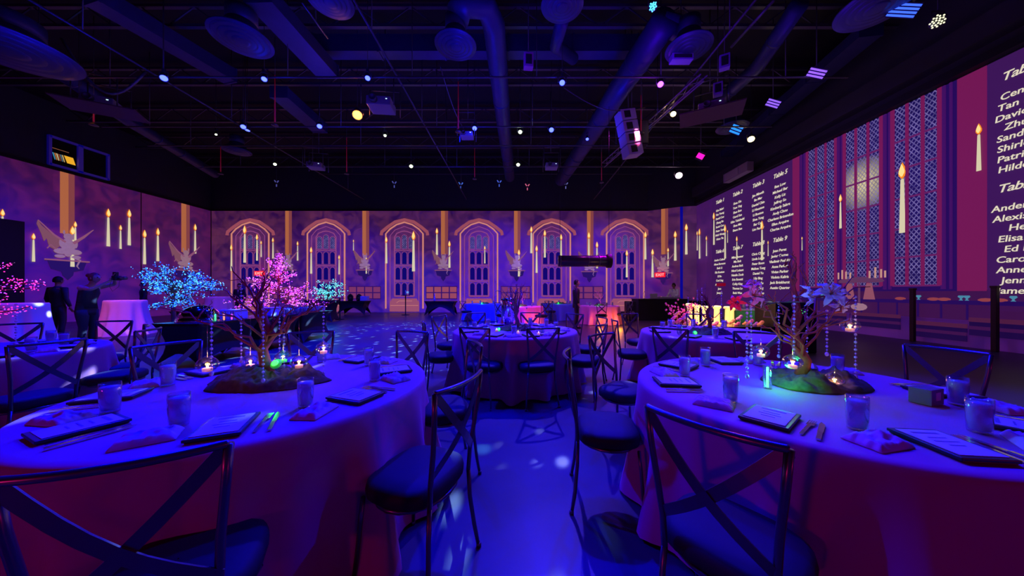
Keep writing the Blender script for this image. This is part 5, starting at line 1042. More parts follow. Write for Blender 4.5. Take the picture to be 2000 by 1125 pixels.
glow((p.x+.2, p.y-.5, 1.5), (0.02,0.05,1), 3, .1)  # added blue fill in front of the case

# ---- black tube hanging in front of the far wall
p = P(1141, 510, 10.0); t = thing('suspended_tube', 'black horizontal tube with end flange hanging in front of the fifth arch', 'tube', p); R = Matrix.Rotation(PI/2, 3, 'Y')
MB().lathe([(.17,-.84),(.18,-.83),(.18,.72),(.17,.73)],24,M=R).build('barrel', mat('tube_black',(.05,.04,.08),.25), t); MB().lathe([(.21,.72),(.22,.73),(.22,.86),(.2,.87),(.12,.87),(.12,.80)],24,M=R).build('end_flange', M_black, t)
for dx in (-.8, .1, .45): MB().lathe([(.185,dx),(.185,dx+.04)],24,M=R).build('band', M_pipe, t)
for dx in (-.78, .8): MB().tube([(dx,0,.16),(dx,0,CEIL-p.z)],.006,5).build('hanging_cable', M_black, t)

# ================================================================ PEOPLE
def person(loc, rz, J, label, skin, top_m, leg_m, hair_m, hair='short', hscale=1.0, sleeves=True, fem=False):
    """J overrides joint positions (local, facing +y... metres)"""
    D = dict(pel=(0,0,.95), sp=(0,.0,1.12), ch=(0,.0,1.32), nk=(0,.0,1.47), hd=(0,.02,1.62), shl=(-.18,0,1.42), shr=(.18,0,1.42), ell=(-.24,-.02,1.14), elr=(.24,-.02,1.14), wrl=(-.25,.06,.90), wrr=(.25,.06,.90),
             hpl=(-.09,0,.92), hpr=(.09,0,.92), knl=(-.1,.03,.50), knr=(.1,.03,.50), anl=(-.1,-.02,.09), anr=(.1,-.02,.09), tol=(-.12,.13,.03), tor=(.12,.13,.03)); D.update(J)
    t = thing('person', label, 'person', loc, rz)
    def skin_obj(name, order, edges, rad, m, parent, lvl=2):
        me = bpy.data.meshes.new(name); me.from_pydata([D[k] if isinstance(k, str) else k for k in order], edges, []); o = bpy.data.objects.new(name, me); COL.objects.link(o); o.parent = parent
        md = o.modifiers.new('skin', 'SKIN'); sv = me.skin_vertices[0].data
        for i, r in enumerate(rad): sv[i].radius = r if isinstance(r, tuple) else (r, r); sv[i].use_root = (i == 0)
        ss = o.modifiers.new('sub', 'SUBSURF'); ss.levels = lvl; ss.render_levels = lvl; me.materials.append(m); return o
    order = ['pel','sp','ch','nk','hd','shl','ell','wrl','shr','elr','wrr','hpl','knl','anl','tol','hpr','knr','anr','tor']
    E_ = [(0,1),(1,2),(2,3),(3,4),(2,5),(5,6),(6,7),(2,8),(8,9),(9,10),(0,11),(11,12),(12,13),(13,14),(0,15),(15,16),(16,17),(17,18)]
    rd = [(.13,.10),(.125,.09),(.15,.10),(.052,.052),(.05,.06),.058,.042,.028,.058,.042,.028,.085,.058,.038,.035,.085,.058,.038,.035]
    # hands: palm, four fingers and thumb grown from each wrist
    pts = [D[k] for k in order]; 
    for wi, ei, sgn in ((7, 6, -1), (10, 9, 1)):
        w = Vector(pts[wi]); d = (w-Vector(pts[ei])).normalized(); side = d.cross(Vector((0,1,0)) if abs(d.y) < .8 else Vector((0,0,1))).normalized(); b = len(pts); pts.append(tuple(w+d*.06)); E_.append((wi, b)); rd.append((.036,.018))
        for q, ln in zip((-.027,-.009,.009,.027), (.07,.085,.08,.065)):
            f0 = w+d*.10+side*q; f1 = f0+d*ln*.6; f2 = f1+(d*.7+Vector((0,.5,-.1))).normalized()*ln*.4; n0 = len(pts); pts += [tuple(f0), tuple(f1), tuple(f2)]; E_ += [(b,n0),(n0,n0+1),(n0+1,n0+2)]; rd += [.009,.0085,.007]
        f0 = w+d*.04+side*.045*-sgn; n0 = len(pts); pts += [tuple(f0), tuple(f0+d*.045+side*.02*-sgn)]; E_ += [(b,n0),(n0,n0+1)]; rd += [.011,.009]
    body = skin_obj('body', pts, E_, rd, skin, t)
    # head with face
    hd = Vector(D['hd'])+Vector((0,0,.03)); look = Matrix.Rotation(D.get('turn',0),3,'Z') @ Matrix.Rotation(D.get('tilt',0),3,'X')
    def hp(v): return look @ (Vector(v)*hscale) + hd
    h = MB(); prof = []
    n = 20; m_ = 14; vs = []
    for i in range(m_+1):
        ph = PI*i/m_; z = -math.cos(ph)*.118
        for j in range(n):
            a = 2*PI*j/n; x = math.sin(ph)*.077*math.cos(a); y = math.sin(ph)*.098*math.sin(a)
            if z < -.02: x *= 1-.28*((-z-.02)/.1); y = y*(1-.15*((-z-.02)/.1)) + .012*((-z-.02)/.1)
            fy = max(0, math.sin(a))
            if fy > .9: y += .026*math.exp(-((z+.02)/.018)**2)*((fy-.9)/.1) - .006*math.exp(-((z-.012)/.012)**2); y += .006*math.exp(-((z+.062)/.012)**2)
            vs.append(tuple(hp((x, y, z))))
    h.add(vs, [(i*n+j,i*n+(j+1)%n,(i+1)*n+(j+1)%n,(i+1)*n+j) for i in range(m_) for j in range(n)], True)
    for s in (-1, 1): h.ball(hp((s*.078, 0, -.01)), .026, 8, 5, (.4,.7,1.2))
    h.build('head', skin, t)
    ey = MB(); [ey.ball(hp((s*.03, .088, .008)), .011, 8, 5) for s in (-1, 1)]; ey.build('eyes', mat('eye_dark',(.05,.04,.04),.2), t)
    MB().ball(hp((0,.088,-.062)),.02,8,4,(1.2,.35,.35)).build('mouth', mat('lips',(.4,.12,.12),.5), t)
    if hair:
        q = MB(); vs = []; n = 20; ang = [PI*(i/9)*(.62 if hair == 'short' else .68) for i in range(10)]
        for ph in ang:
            for j in range(n):
                a = 2*PI*j/n; lim = min(ph, PI*.36) if math.sin(a) > .35 else ph; vs.append(tuple(hp((math.sin(lim)*.086*math.cos(a), math.sin(lim)*.107*math.sin(a)-.006, math.cos(lim)*.13+.002))))
        q.add(vs, [(i*n+j,i*n+(j+1)%n,(i+1)*n+(j+1)%n,(i+1)*n+j) for i in range(9) for j in range(n)], True)
        if hair == 'bun': q.ball(hp((0,-.11,.07)), .05, 10, 6)
        q.build('hair', hair_m, t)
    if hair == 'cap' or D.get('headphones'):
        q = MB(); q.tube([hp((.088*math.cos(a), 0, .0+.128*math.sin(a))) for a in [PI*i/12 for i in range(13)]], .009, 6); [q.ball(hp((s*.088,0,-.01)),.035,8,5,(.5,1,1)) for s in (-1,1)]; q.build('headphones', M_black, t)
    # clothes: a second skin, a little fuller
    e = .016
    V = lambda k: Vector(D[k]); up = lambda k, z: V(k)+Vector((0,0,z)); w_ = 1.2 if fem else 1
    c = MB()
    if sleeves:
        c.loft([(up('pel',-.10),.165*w_,.125), (up('pel',.02),.16*w_,.12), (V('sp'),.15,.115), (up('ch',-.04),.18,.13), (up('ch',.07),.195,.125), (up('nk',-.06),.15,.10), (up('nk',-.01),.075,.075), (up('nk',.02),.06,.062)])
        for q in ('l','r'):
            sh_, el, wr = V('sh'+q), V('el'+q), V('wr'+q); c.tube([V('ch').lerp(sh_,.6)+Vector((0,0,.03)), sh_, sh_.lerp(el,.5), el, el.lerp(wr,.5), el.lerp(wr,.94)], [.062,.07,.062,.052,.046,.038], 12)
        c.build('jacket', top_m, t)
        MB().prism([(-.03,D['nk'][2]-.02),(.03,D['nk'][2]-.02),(0,D['ch'][2]-.1)], D['ch'][1]+.105, D['ch'][1]+.128).build('shirt_front', M_paper, t)
    else:
        c.loft([(up('pel',-.04),.185,.135), (V('sp'),.165,.125), (up('ch',-.04),.185,.14), (up('ch',.06),.17,.125), (up('nk',-.07),.10,.09)]); c.build('sleeveless_top', top_m, t)
    c = MB().loft([(up('pel',-.20),.14*w_,.12), (up('pel',-.12),.17*w_,.128), (up('pel',-.02),.165*w_,.12), (up('pel',.09),.15*w_,.11)])
    for q in ('l','r'):
        hp_, kn, an = V('hp'+q), V('kn'+q), V('an'+q); c.tube([hp_+Vector((0,0,-.02)), hp_.lerp(kn,.4), kn, kn.lerp(an,.5), an+Vector((0,0,-.03))], [.095*w_,.085*w_,.068,.06,.058], 14)
    c.build('trousers', leg_m, t)
    sh = MB()
    for k in ('l','r'):
        a = Vector(D['an'+k]); b_ = Vector(D['to'+k]); sh.tube([a+Vector((0,-.06,-.055)), a+Vector((0,-.01,-.04)), a.lerp(b_,.5)+Vector((0,0,-.012)), b_+Vector((0,0,.008)), b_+Vector((0,.03,.0))], [.028,.042,.042,.036,.018], 8)
    sh.build('shoes', M_black, t)
    return t, D
M_skinp = mat('skin_in_pink_light', (0.55,0.33,0.28), 0.5)
# the man in the dark suit, side-on
person((2.1, 11.3, 0), -PI/2-0.1, dict(tilt=.16), 'man in a dark suit standing side-on among the far tables, looking up to the right', M_skinp, M_suit, M_suit, M_hair, hscale=1.0)
glow((3.1, 10.9, 2.2), (1,.08,.12), 3.5, .1)  # added red fill beside the man
# the disc jockey
person((7.85, 15.65, 0), PI/2+0.55, dict(ell=(-.25,.1,1.16), elr=(.25,.1,1.16), wrl=(-.16,.36,1.08), wrr=(.16,.36,1.08), tilt=-.28, headphones=True), 'disc jockey in a white jacket with headphones leaning over the black booth', mat('skin_dark',(.22,.11,.08),.5), mat('white_jacket',(.85,.82,.85),.7), M_suit, M_hair)
glow((6.9, 14.3, 2.4), (.85,.6,1), 9, .2)  # added pale violet fill on the disc jockey
# the photographer
tp, Dp = person((-10.25, 7.35, 0), -PI/2+.15, dict(pel=(0,0,.98), ch=(0,.05,1.34), nk=(0,.1,1.50), hd=(0,.16,1.63), shl=(-.19,.05,1.44), shr=(.19,.05,1.44), ell=(-.26,.32,1.52), elr=(.24,.32,1.38), wrl=(-.06,.50,1.68), wrr=(.07,.52,1.58), tilt=.1), 'photographer in black sleeveless clothes raising a camera, seen side-on beside the cocktail table', M_skinp, M_suit, M_suit, mat('auburn_hair',(.18,.05,.03),.5), 'bun', sleeves=False, fem=True)
Mx = Matrix.Translation((-10.25,7.35,0)) @ Matrix.Rotation(-PI/2+.15,4,'Z')
t = thing('photo_camera', 'black camera with a long lens and flash held up by the photographer', 'camera', Mx @ Vector((0,.60,1.66)), -PI/2+.15); MB().box((0,0,0),(.15,.08,.11)).build('camera_body', M_black, t, bevel=.01); MB().lathe([(.035,0),(.04,.08),(.042,.15),(.038,.16)],16,c=(0,.04,0),M=Matrix.Rotation(-PI/2,3,'X')).build('lens', M_pipe, t); MB().box((0,-.02,.1),(.07,.07,.09)).build('flash', M_black, t, bevel=.008); MB().tube([(-.07,0,.02),(-.1,-.05,-.2),(0,-.08,-.32),(.1,-.05,-.2),(.07,0,.02)],.004,5).build('strap', M_pipe, t)
glow((-10.9, 6.2, 2.3), (.9,.05,.7), 5, .2)  # added magenta fill on the photographer
person((-13.25, 8.9, 0), .1, dict(), 'person in a dark suit seen from behind, standing left of the photographer', M_skin, mat('blue_black_suit',(.03,.035,.07),.7), M_suit, M_hair)
t, _ = person((-14.6, 16.2, 0), PI+.3, dict(tilt=-.1), 'dark-dressed person behind the violet cocktail table, face lit red', M_skin, M_suit, M_suit, M_hair); glow((-14.2, 15.2, 1.9), (1,.05,.03), 2, .1)  # red on the face comes from an added fill light
person((-17.2, 14.2, 0), PI-.6, dict(), 'dark-dressed person in the gloom behind the photographer camera', M_skin, M_suit, M_suit, M_hair)
# ================================================================ OPEN CEILING
def diffuser(x, y, z, r, label, tilt=0, tall=0.35):
    t = thing('air_diffuser', label, 'air diffuser', (x, y, z)); m = MB()
    m.lathe([(r,0),(r*1.02,.02),(r*.95,.05),(r*.55,tall*.75),(r*.5,tall)],40); m.build('bell', M_duct, t)
    for k, q in enumerate((.80,.60,.40,.20)): MB().lathe([(r*q,-.012-.012*k),(r*(q+.10),-.002-.012*k),(r*(q+.10),.008-.012*k),(r*q,.0-.012*k)],36).build('ring', M_duct, t)
    MB().lathe([(.001,-.01),(r*.97,.012),(r*.97,.02),(.001,.02)],36).build('throat', M_black, t)
    MB().lathe([(r*.5,tall-.01),(r*.5,CEIL-z-.02)] if tall > 1 else [(r*.5,tall-.01),(r*.5,tall+.3)],24).build('neck', M_duct, t)
    t.rotation_euler = (tilt, 0, 0); return t
def at(x, y, z): Z = F*(z-EYE)/(CY-y); return Vector(((x-CX)/F*Z, Z, z))
for x, y, z, r, d in ((890,90,7.0,.47,'above the middle of the room, on the bent duct'), (472,78,7.0,.58,'upper left of the picture, tilted in view'), (645,3,7.0,.42,'cut by the top edge, left of the bent duct'), (1098,12,7.1,.42,'near the top edge, right of the bent duct'),
                     (1345,95,7.0,.50,'right of the long slanting duct'), (1712,14,7.0,.62,'at the top right beside the blue light bar'), (12,96,6.3,.95,'huge one cut by the left edge'), (1430,250,7.2,.5,'small in view, beside the blue light bar'), (463,296,7.4,.5,'far left one under a blue head')):
    p = at(x, y, z); diffuser(p.x, p.y, z, r, 'round ringed ceiling diffuser, ' + d)
def duct(pts, r, label, name='round_duct'):
    t = thing(name, label, 'duct', pts[0]); o = Vector(pts[0]); MB().tube([Vector(p)-o for p in pts], r, 20).build('duct_run', M_duct, t)
    for a, b in zip(pts[:-1], pts[1:]):
        a = Vector(a); b = Vector(b); L_ = (b-a).length; k = int(L_/1.6)
        for i in range(1, k+1):
            p = a.lerp(b, i/(k+1)); d = (b-a).normalized()*.03; MB().tube([p-d-o, p+d-o], r*1.06, 20).build('joint_band', M_duct, t)
    return t
duct([(-1.35, 6.9, 7.5), (-1.2, 6.9, 7.75), (-0.75, 7.0, 7.8), (-0.6, 7.5, 7.8), (-0.58, 12, 7.8), (-0.5, 17.5, 7.8)], .27, 'thick round duct bending away from the middle diffuser and running to the far wall')
duct([at(1300, 40, 7.6), at(1205, 180, 7.6), at(1150, 270, 7.6), at(1095, 352, 7.6)], .33, 'long thick round duct slanting from the top right down to the middle')
duct([at(1098, 40, 7.7), at(1085, 90, 7.9), at(1120, 115, 8.2)], .16, 'short curved duct behind the diffuser near the top edge')
duct([at(1340, 60, 7.6), at(1290, 45, 7.75)], .25, 'short duct joining the slanting duct to the diffuser right of it')
duct([at(1560, 10, 8.0), at(1480, 130, 8.0), at(1390, 210, 8.0)], .2, 'thin dark duct at the upper right, behind the diagonal truss')
duct([at(60, 100, 7.6), at(250, 235, 7.6), at(420, 340, 7.6)], .2, 'long dim round duct on the left descending towards the far wall')
def rduct(a, b, w, h, label):
    a = Vector(a); b = Vector(b); t = thing('square_duct', label, 'duct', a); MB().bar((0,0,0), b-a, w, h).build('duct_run', M_duct, t)
    k = int((b-a).length/1.8)
    for i in range(k+1): p = (b-a)*(i/max(1,k)); d = (b-a).normalized()*.025; MB().bar(p-d, p+d, w*1.05, h*1.1).build('flange', M_duct, t)
rduct(at(505, -10, 7.9), at(640, 140, 7.9), .62, .35, 'broad rectangular duct at the upper left, left of the amber lamp'); rduct(at(545, 180, 7.9), at(625, 250, 7.9), .55, .35, 'rectangular duct continuing behind the blue heads left of the amber lamp')
rduct(at(180, -10, 8.3), at(450, 150, 8.3), .5, .4, 'long rectangular duct across the upper left corner'); rduct(at(1420, 300, 8.3), at(1700, 60, 8.3), .55, .3, 'dim rectangular duct across the upper right')
rduct((-6.0, 9.2, 8.6), (3.5, 9.2, 8.6), .35, .5, 'dark cross beam over the nearer row of blue heads')
# joists under the deck
for i, y in enumerate((6.2, 8.6, 11.0, 13.4, 15.8, 18.2)):
    t = thing('roof_joist', 'dark open-web roof joist spanning the hall, %s' % ('nearest the camera','second from the camera','third from the camera','fourth from the camera','second from the far wall','closest to the far wall')[i], 'joist', (-4.5, y, 8.9), 0, 'roof joists')
    m = MB(); m.bar((-15,0,.35),(15,0,.35),.1,.08); m.bar((-15,0,-.2),(15,0,-.2),.1,.08); m.build('chord', M_pipe, t)
    m = MB(); [m.bar((-15+k*.75,0,-.2),(-15+(k+1)*.75,0,.35) ,.03,.03) if k % 2 else m.bar((-15+k*.75,0,.35),(-15+(k+1)*.75,0,-.2),.03,.03) for k in range(40)]; m.build('web', M_pipe, t)
# horizontal lighting pipes
def pipe(a, b, r, label, cat='pipe', drops=0, name='lighting_pipe', grp=None):
    a = Vector(a); b = Vector(b); t = thing(name, label, cat, a, 0, grp); MB().tube([(0,0,0), b-a], r, 8).build('tube', M_pipe, t)
    for k in range(drops):
        p = (b-a)*((k+.5)/drops); MB().tube([p, p+Vector((0,0,CEIL-.02-(a.z+p.z)))], .012, 5).build('hanger_rod', M_pipe, t)
    return t
ZP1, ZP2, ZP3, ZP4 = 8.0, 10.4, 11.7, 13.8
for Z, z, d in ((5.9, 7.15, 'overhead, just above the frame'), (ZP1, 6.87, 'nearest row with blue heads'), (ZP2, 6.87, 'second row with blue heads'), (ZP3, 6.85, 'third row'), (ZP4, 6.9, 'farthest row, with small white lamps')):
    pipe((-14, Z, z), (8.5, Z, z), .025, 'horizontal black lighting pipe across the hall, ' + d, drops=7, grp='lighting pipes')
for x, d in ((-9.5, 'left third of the room'), (-3.2, 'left of the middle'), (4.6, 'right of the middle')): pipe((x, 5, 7.0), (x, 19, 7.0), .025, 'black pipe running away from the camera over the %s' % d, drops=4, grp='lighting pipes')

M_can = mat('lamp_housing', (.06,.06,.07), .4, .4)
def lamp_mat(n, c, s): return mat('lens_' + n, c, .4, emit=c, es=s)
LENS = {'blue': lamp_mat('blue', (.06,.09,1), 5), 'violet': lamp_mat('violet', (.5,.08,1), 5), 'amber': lamp_mat('amber', (1,.3,.03), 10), 'white': lamp_mat('white', (1,.9,.6), 7), 'warm white': lamp_mat('warmwhite', (1,.8,.35), 9), 'pink white': lamp_mat('pinkwhite', (1,.75,.9), 9), 'green white': lamp_mat('greenwhite', (.8,1,.55), 5)}
def par(x, y, z, colour, label, r=.09, aim=(0,0,-1), glowp=0, pipe_dz=.18):
    """lamp head: can, yoke, lens; the lens faces down towards aim"""
    t = thing('stage_lamp', label, 'stage lamp', (x, y, z)); d = Vector(aim).normalized(); q = d.to_track_quat('Z','Y').to_matrix()
    m = MB().lathe([(.001,-.26),(r*.7,-.24),(r*.9,-.1),(r,-.02),(r,.0),(r*.86,.0),(r*.86,-.03)],18,M=q); m.build('can', M_can, t)
    MB().lathe([(.001,-.022),(r*.5,-.018),(r*.84,-.014),(r*.84,-.03),(.001,-.03)],18,M=q).build('lens', LENS[colour], t)
    MB().tube([(-r*1.25,0,0),(-r*1.3,0,pipe_dz*.8),(0,0,pipe_dz),(r*1.3,0,pipe_dz*.8),(r*1.25,0,0)], .010, 6).build('yoke', M_can, t)
    MB().box((0,0,pipe_dz+.02),(.05,.06,.08)).tube([(0,0,pipe_dz),(0,0,CEIL-z)],.007,5).build('hanger', M_can, t)
    if glowp:
        c = {'blue':(0.01,.02,1),'violet':(.3,.01,1),'amber':(1,.25,.02),'white':(1,.85,.5),'warm white':(1,.7,.2),'pink white':(1,.6,.8),'green white':(.7,1,.4)}[colour]
        l = bpy.data.lights.new('lamp_spill', 'POINT'); l.color = c; l.energy = glowp; l.shadow_soft_size = .08; o = bpy.data.objects.new('lamp_spill', l); COL.objects.link(o); o.parent = t; o.location = d*.1
    return t
TOCAM = lambda p: (Vector((0, 0, 1.2)) - Vector(p))
def par_px(x, y, z, colour, label, r=.09, glowp=3):
    p = at(x, y, z); dirn = (TOCAM(p).normalized() + Vector((0,0,-.55))).normalized(); return par(p.x, p.y, z, colour, label, r, dirn, glowp)
for x, y, z, c, r, g, d in (
 (320,153,6.7,'blue',.085,6,'on the nearest pipe at the far left'), (516,155,6.7,'blue',.07,5,'on the nearest pipe, left of the amber lamp'), (718,153,6.7,'blue',.07,5,'on the nearest pipe, just above the amber lamp'), (1098,162,6.7,'blue',.08,6,'on the nearest pipe, between the two big ducts'),
 (1290,165,6.7,'violet',.085,6,'on the nearest pipe, right of the slanting duct'), (475,248,6.7,'blue',.085,5,'on the second pipe at the left'), (624,247,6.7,'blue',.085,5,'on the second pipe, lower left of the amber lamp'), (927,251,6.7,'blue',.085,5,'on the second pipe beside the bent duct'),
 (1077,254,6.7,'blue',.09,5,'on the second pipe above the middle table'), (1147,272,6.75,'blue',.06,2,'small one against the slanting duct'), (698,225,6.7,'amber',.15,25,'brightest of all, left of the middle'), (1315,223,6.7,'warm white',.09,6,'hanging beside the white speaker frame'),
 (1016,258,6.8,'green white',.075,2,'above the middle table, higher of two in line'), (1012,322,6.75,'green white',.085,1,'above the middle table, lower of two in line'), (752,265,6.8,'green white',.055,1,'small one right of the amber lamp'), (803,325,6.75,'green white',.085,1,'lower right of the amber lamp, on the farthest pipe'),
 (537,321,6.75,'green white',.07,1,'above the second arch, on the farthest pipe'), (422,263,6.8,'green white',.04,0,'tiny one left of the second pipe heads'), (1467,272,6.7,'warm white',.12,4,'high at the right, over the name lists'), (1326,343,6.7,'pink white',.17,8,'low at the right, nearest the room corner'),
 (345,-12,7.0,'blue',.09,0,'above the top edge at the left'), (880,-14,7.0,'blue',.09,0,'above the top edge over the bent duct'), (1140,-14,7.0,'blue',.09,0,'above the top edge right of the middle'), (154,206,6.6,'amber',.05,2,'small amber one on the left projector frame')):
    par_px(x, y, z, c, '%s stage lamp, %s' % (c.replace('green white','greenish-white'), d), r, g)
# the other heads that make the wash
for (x, y, z), d, c in (((4.6,5.4,7.1),'right foreground table','blue'), ((-9.2,10.5,6.8),'left aisle','blue')): par(x, y, z, c, 'blue stage lamp aimed at the %s' % d, .09, (0,-.2,-1))
# LED heads made of small cells
def led_cluster(x, y, z, rx, m, label, n=7, rr=.028):
    p = at(x, y, z); t = thing('stage_lamp', label, 'stage lamp', p); d = (TOCAM(p)).normalized(); q = d.to_track_quat('Z','Y').to_matrix()
    MB().lathe([(.001,-.2),(rx*.8,-.18),(rx,0),(rx*.95,.01),(.001,.0)],18,M=q).build('housing', M_can, t)
    mb = MB(); 
    for i in range(n*2+5):
        a = i*2.4; r = rx*.85*math.sqrt((i+.5)/(n*2+5)); mb.ball(q @ Vector((r*math.cos(a), r*math.sin(a), .01)), rr, 8, 4)
    mb.build('led_cells', m, t); MB().tube([(-rx,0,0),(-rx,0,.2),(rx,0,.2),(rx,0,0)],.012,6).tube([(0,0,.2),(0,0,CEIL-z)],.01,5).build('yoke', M_can, t)
led_cluster(1275, 13, 7.0, .085, mat('cell_cyan',(.2,.8,1),.4,emit=(.08,.65,1),es=2.5), 'round head of cyan cells above the slanting duct at the top edge', 6, .014)
led_cluster(1832, 41, 6.9, .13, mat('cell_white',(1,1,.8),.4,emit=(.85,.85,.5),es=1.5), 'oval head of pale cells at the top right', 8, .016)
def led_bar(x, y, z, col, label, w=.36, ang=0.6, n=4, h=.22, s=1.6):
    p = at(x, y, z); t = thing('led_bar', label, 'light bar', p); d = TOCAM(p).normalized(); q = d.to_track_quat('Z','Y').to_matrix() @ Matrix.Rotation(ang,3,'Z')
    MB().box(q @ Vector((0,0,-.04)),(w*1.05,h*1.1,.07),q).build('housing', M_can, t); m = mat('bar_%d_%d' % (x, y), col, .4, emit=col, es=s)
    for i in range(n): MB().box(q @ Vector((0,h*(-.5+(i+.5)/n),.0)),(w,h/n*.62,.012),q).build('light_strip', m, t)
    MB().tube([(0,0,.05),(0,0,CEIL-z)],.012,5).build('hanger', M_pipe, t)
led_bar(1765, 20, 6.9, (.04,.12,1), 'striped blue light bar at the top right, largest of the row', .42, -.6+PI); led_bar(1595, 143, 6.9, (.3,.12,1), 'striped violet light bar at the upper right', .36, -.6+PI, 3, .2, 1.2); led_bar(1510, 202, 6.9, (.28,.12,1), 'striped violet light bar, smaller, above the name lists', .33, -.6+PI, 3, .2, 1.2); led_bar(1438, 253, 6.9, (.02,.25,1), 'striped blue light bar next to the small diffuser', .33, -.6+PI, 3, .28, 1.4); led_bar(1368, 305, 6.8, (1,.01,.5), 'magenta square light panel above the angled corner', .26, -.6+PI, 1, .3, 1.3)
# pendants: thin rods ending in a small cone
for x, y, z, L_, d in ((895,258,6.4,1.6,'beside the bent duct'), (927,350,6.4,1.4,'at the end of the bent duct'), (1175,357,6.3,1.4,'beyond the slanting duct'), (1252,262,6.2,1.2,'between the speaker frame and the warm lamp'), (183,245,6.2,.8,'under the left projector'), (431,340,6.5,1.2,'under the far left diffuser'), (677,340,6.5,1.6,'below the amber lamp'), (537,245,6.6,1.6,'left of the second pipe heads')):
    p = at(x, y, z); t = thing('pendant_sprinkler', 'thin red-lit flare-tipped pendant rod, ' + d, 'pendant', p, 0, 'pendant rods'); MB().tube([(0,0,.0),(0,0,L_)],[.022,.010],7).build('rod', mat('red_lit_rod',(.35,.06,.08),.5,emit=(.12,.0,.01),es=.5), t); MB().tube([(0,0,L_-.02),(0,0,CEIL-p.z)],.008,5).build('stem', M_pipe, t); MB().lathe([(.10,0),(.09,.02),(.022,.07),(.02,.1)],14).build('flared_tip', M_pipe, t)  # red light on the rods is put into their colour and emission
# speaker frame, projectors, truss
p = at(1228, 262, 6.2); t = thing('speaker_array', 'pale tall ladder-like speaker array hanging left of the warm white lamp', 'loudspeaker', p, .2); M_arr = mat('array_pale',(.5,.45,.6),.5)
Rr = Matrix.Rotation(-.22,3,'Y')
for i in range(4):
    c = Rr @ Vector((0,0,.52-.35*i)); MB().box(c,(.5,.4,.32),Rr).build('cabinet', M_arr, t, bevel=.015); MB().box(c+Rr @ Vector((-.05,-.205,0)),(.2,.012,.2),Rr).build('horn', M_black, t)
MB().tube([(0,0,.7),(-.12,0,CEIL-p.z)],.012,5).tube([(.1,0,.7),(.1,0,CEIL-p.z)],.012,5).build('hanging_chain', M_pipe, t)
p = at(1280, 235, 6.9); t = thing('loudspeaker', 'dark slim loudspeaker hanging just right of the pale speaker array', 'loudspeaker', (p.x-.55, p.y-.3, 6.3)); MB().box((0,0,0),(.3,.3,.75)).build('cabinet', M_black, t, bevel=.02); MB().box((0,-.152,0),(.25,.006,.68)).build('grille', M_pipe, t); MB().tube([(0,0,.37),(0,0,CEIL-6.3)],.012,5).build('hanging_chain', M_pipe, t)
def projector(p, rz, label, shelf=True, s=1.0):
    t = thing('projector', label, 'projector', p, rz); MB().box((0,0,.12*s),(.6*s,.5*s,.22*s)).build('case', mat('projector_case',(.3,.28,.36),.4), t, bevel=.02)
    MB().lathe([(.08*s,0),(.09*s,.12*s),(.07*s,.14*s),(.06*s,.1*s),(.001,.1*s)],18,c=(-.1*s,-.25*s,.12*s),M=Matrix.Rotation(PI/2,3,'X')).build('lens', M_pipe, t)
    MB().box((.2*s,-.252*s,.16*s),(.04,.005,.02)).build('indicator_light', mat('ind_w',(.6,.9,1),.5,emit=(.6,.9,1),es=1.5), t)
    if shelf: MB().box((0,0,-.02),(1.5*s,.8*s,.03)).build('shelf', mat('shelf_dark',(.12,.05,.08),.6), t)
    m = MB(); [m.tube([(sx*.4*s,sy*.3*s,-.02),(sx*.4*s,sy*.3*s,.75)],.014,6) for sx in (-1,1) for sy in (-1,1)]; m.tube([(-.4*s,-.3*s,.75),(.4*s,-.3*s,.75)],.014,6).tube([(-.4*s,.3*s,.75),(.4*s,.3*s,.75)],.014,6); m.tube([(0,.3*s,.75),(0,.3*s,CEIL-p[2])],.014,5); m.build('frame', M_pipe, t); return t
projector(at(200, 212, 6.3), .5, 'projector on a hanging shelf at the upper left', True, 1.0); projector(at(1388, 222, 6.2), -.5, 'projector on a shelf right of the warm white lamp', True, 1.0); projector(at(1077, 330, 6.2), 0, 'small projector hanging in a cage above the middle table', False, .8); projector(at(617, 330, 6.3), .2, 'projector in a cage below the second pipe, left of the amber lamp', False, .9); projector(at(745, 215, 6.6), .1, 'projector behind the amber lamp', False, 1.1); projector(at(912, 270, 6.5), 0, 'projector on the second pipe beside the bent duct', False, .7)
# cable loops
for a, b, s_, lab in (((120,75),(285,140),.9,'heavy black cable loop sagging beside the left projector'), ((1100,170),(1260,210),.35,'thin cable swag right of the nearest blue heads'), ((860,130),(905,250),.2,'cable hanging beside the middle diffuser')):
    p0 = at(*a, 7.2); p1 = at(*b, 7.0); t = [p0.lerp(p1, i/14)-Vector((0,0,s_*math.sin(PI*i/14))) for i in range(15)]; o = MB().tube([q-p0 for q in t], .03 if s_ > .5 else .014, 7).build('hanging_cable', M_pipe, loc=p0); tag(o, lab, 'cable')
def truss(a, b, w, label):
    a = Vector(a); b = Vector(b); d = b-a; k = max(4, int(d.length/.4)); u = Vector((0,0,1)).cross(d).normalized()*w; v = Vector((0,0,w)); t = thing('lighting_truss', label, 'truss', a); m = MB()
    cs = [u*.5+v*.3, -u*.5+v*.3, -v*.5]; [m.tube([c, d+c], .02, 6) for c in cs]; m.build('chord', mat('truss_alu',(.35,.3,.42),.35,.7), t); m = MB()
    for i in range(k):
        for j in range(3): m.tube([d*(i/k)+cs[j], d*((i+1)/k)+cs[(j+1)%3]], .009, 4)
    m.build('brace', MATS['truss_alu'], t)
truss(at(1180, 322, 6.5), at(1375, 150, 6.8), .2, 'diagonal lighting truss climbing from the speaker array to the upper right')
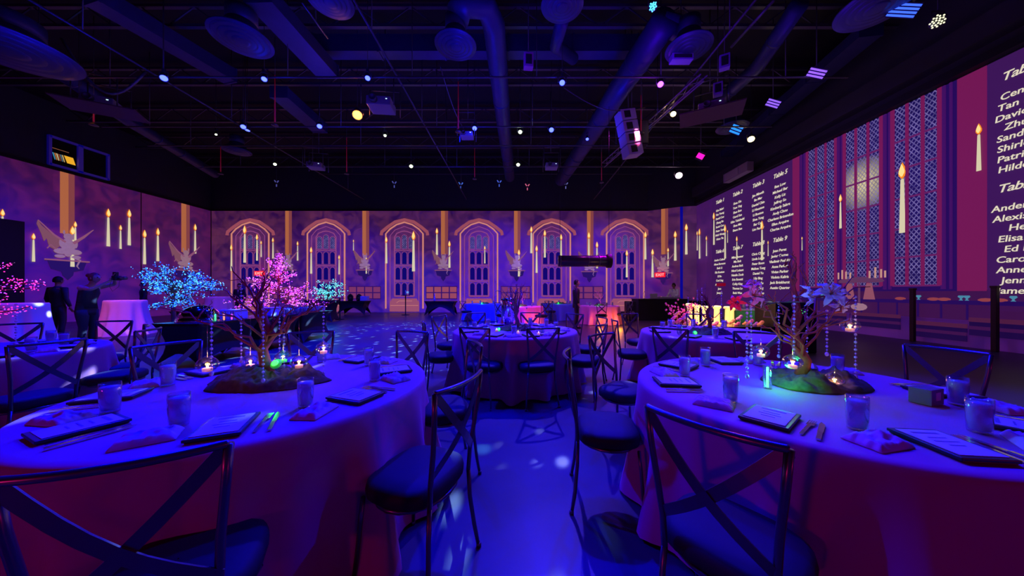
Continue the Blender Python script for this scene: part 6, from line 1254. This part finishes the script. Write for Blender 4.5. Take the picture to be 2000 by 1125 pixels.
pipe(at(1428, 92, 7.0), at(1512, 0, 7.0), .03, 'lone violet-lit pipe slanting up to the top edge at the right', name='slanted_pipe'); pipe(at(590, 5, 7.2), at(640, 75, 7.2), .018, 'thin bright slanted pipe at the top, left of the middle', drops=1, name='slanted_pipe')
for x, y, z, rz, c, lab in ((1415,122,6.9,-.5,(.35,.2,.7),'violet-lit moving head hanging on the diagonal truss'), (1402,175,6.8,-.5,(.4,.2,.75),'violet-lit flat panel under the moving head'), (1032,120,6.7,.1,(.55,.12,.5),'pinkish small box lamp hanging above the middle, right of the bent duct'), (1330,115,6.9,0,(.35,.2,.7),'pale flat box hanging below the right diffuser')):
    p = at(x, y, z); t = thing('equipment_box', lab, 'box', p, rz); m = mat('box_%d' % x, c, .5); MB().box((0,0,0),(.22,.16,.34) if x != 1330 else (.5,.2,.16)).build('case', m, t, bevel=.015); MB().box((0,-.085 if x != 1330 else -.105,0),(.14,.01,.22) if x != 1330 else (.42,.01,.08)).build('front_panel', M_can, t); MB().tube([(0,0,.1),(0,0,CEIL-z)],.012,5).build('hanger', M_pipe, t)  # violet and pink light is put into the base colour of each case
# small tripod-like fittings on the far trim
for x, y, c, d in ((900,362,(.1,.25,1),'blue one above the fourth arch'), (1030,365,(1,.2,.35),'pink one above the fifth arch'), (975,358,(.1,.2,1),'tiny one between them'), (1105,362,(.2,.2,.6),'dim one right of the pink one'), (770,360,(.1,.12,.5),'dim one above the third arch'), (540,358,(.1,.1,.4),'dim one above the second arch')):
    p = P(x, y, 18.6); t = thing('clamp_light', 'little clamp light high before the far wall, ' + d, 'lamp', p, 0, 'clamp lights before the far wall'); m = mat('clamp_%d' % x, c, .5, emit=c, es=.6); MB().tube([(0,0,0),(-.12,0,.18)],.03,6).tube([(0,0,0),(.12,0,.16)],.03,6).tube([(0,0,0),(0,0,-.2)],.03,6).build('arms', m, t); MB().ball((0,0,0),.07,8,5).build('head', M_can, t)
    MB().tube([(0,0,0),(0,0,CEIL-p.z)],.012,5).build('stem', M_pipe, t)
pipe((-12, 18.6, EYE+(CY-340)/F*18.6), (8, 18.6, EYE+(CY-340)/F*18.6), .03, 'dark pipe just in front of the far wall top', drops=5)
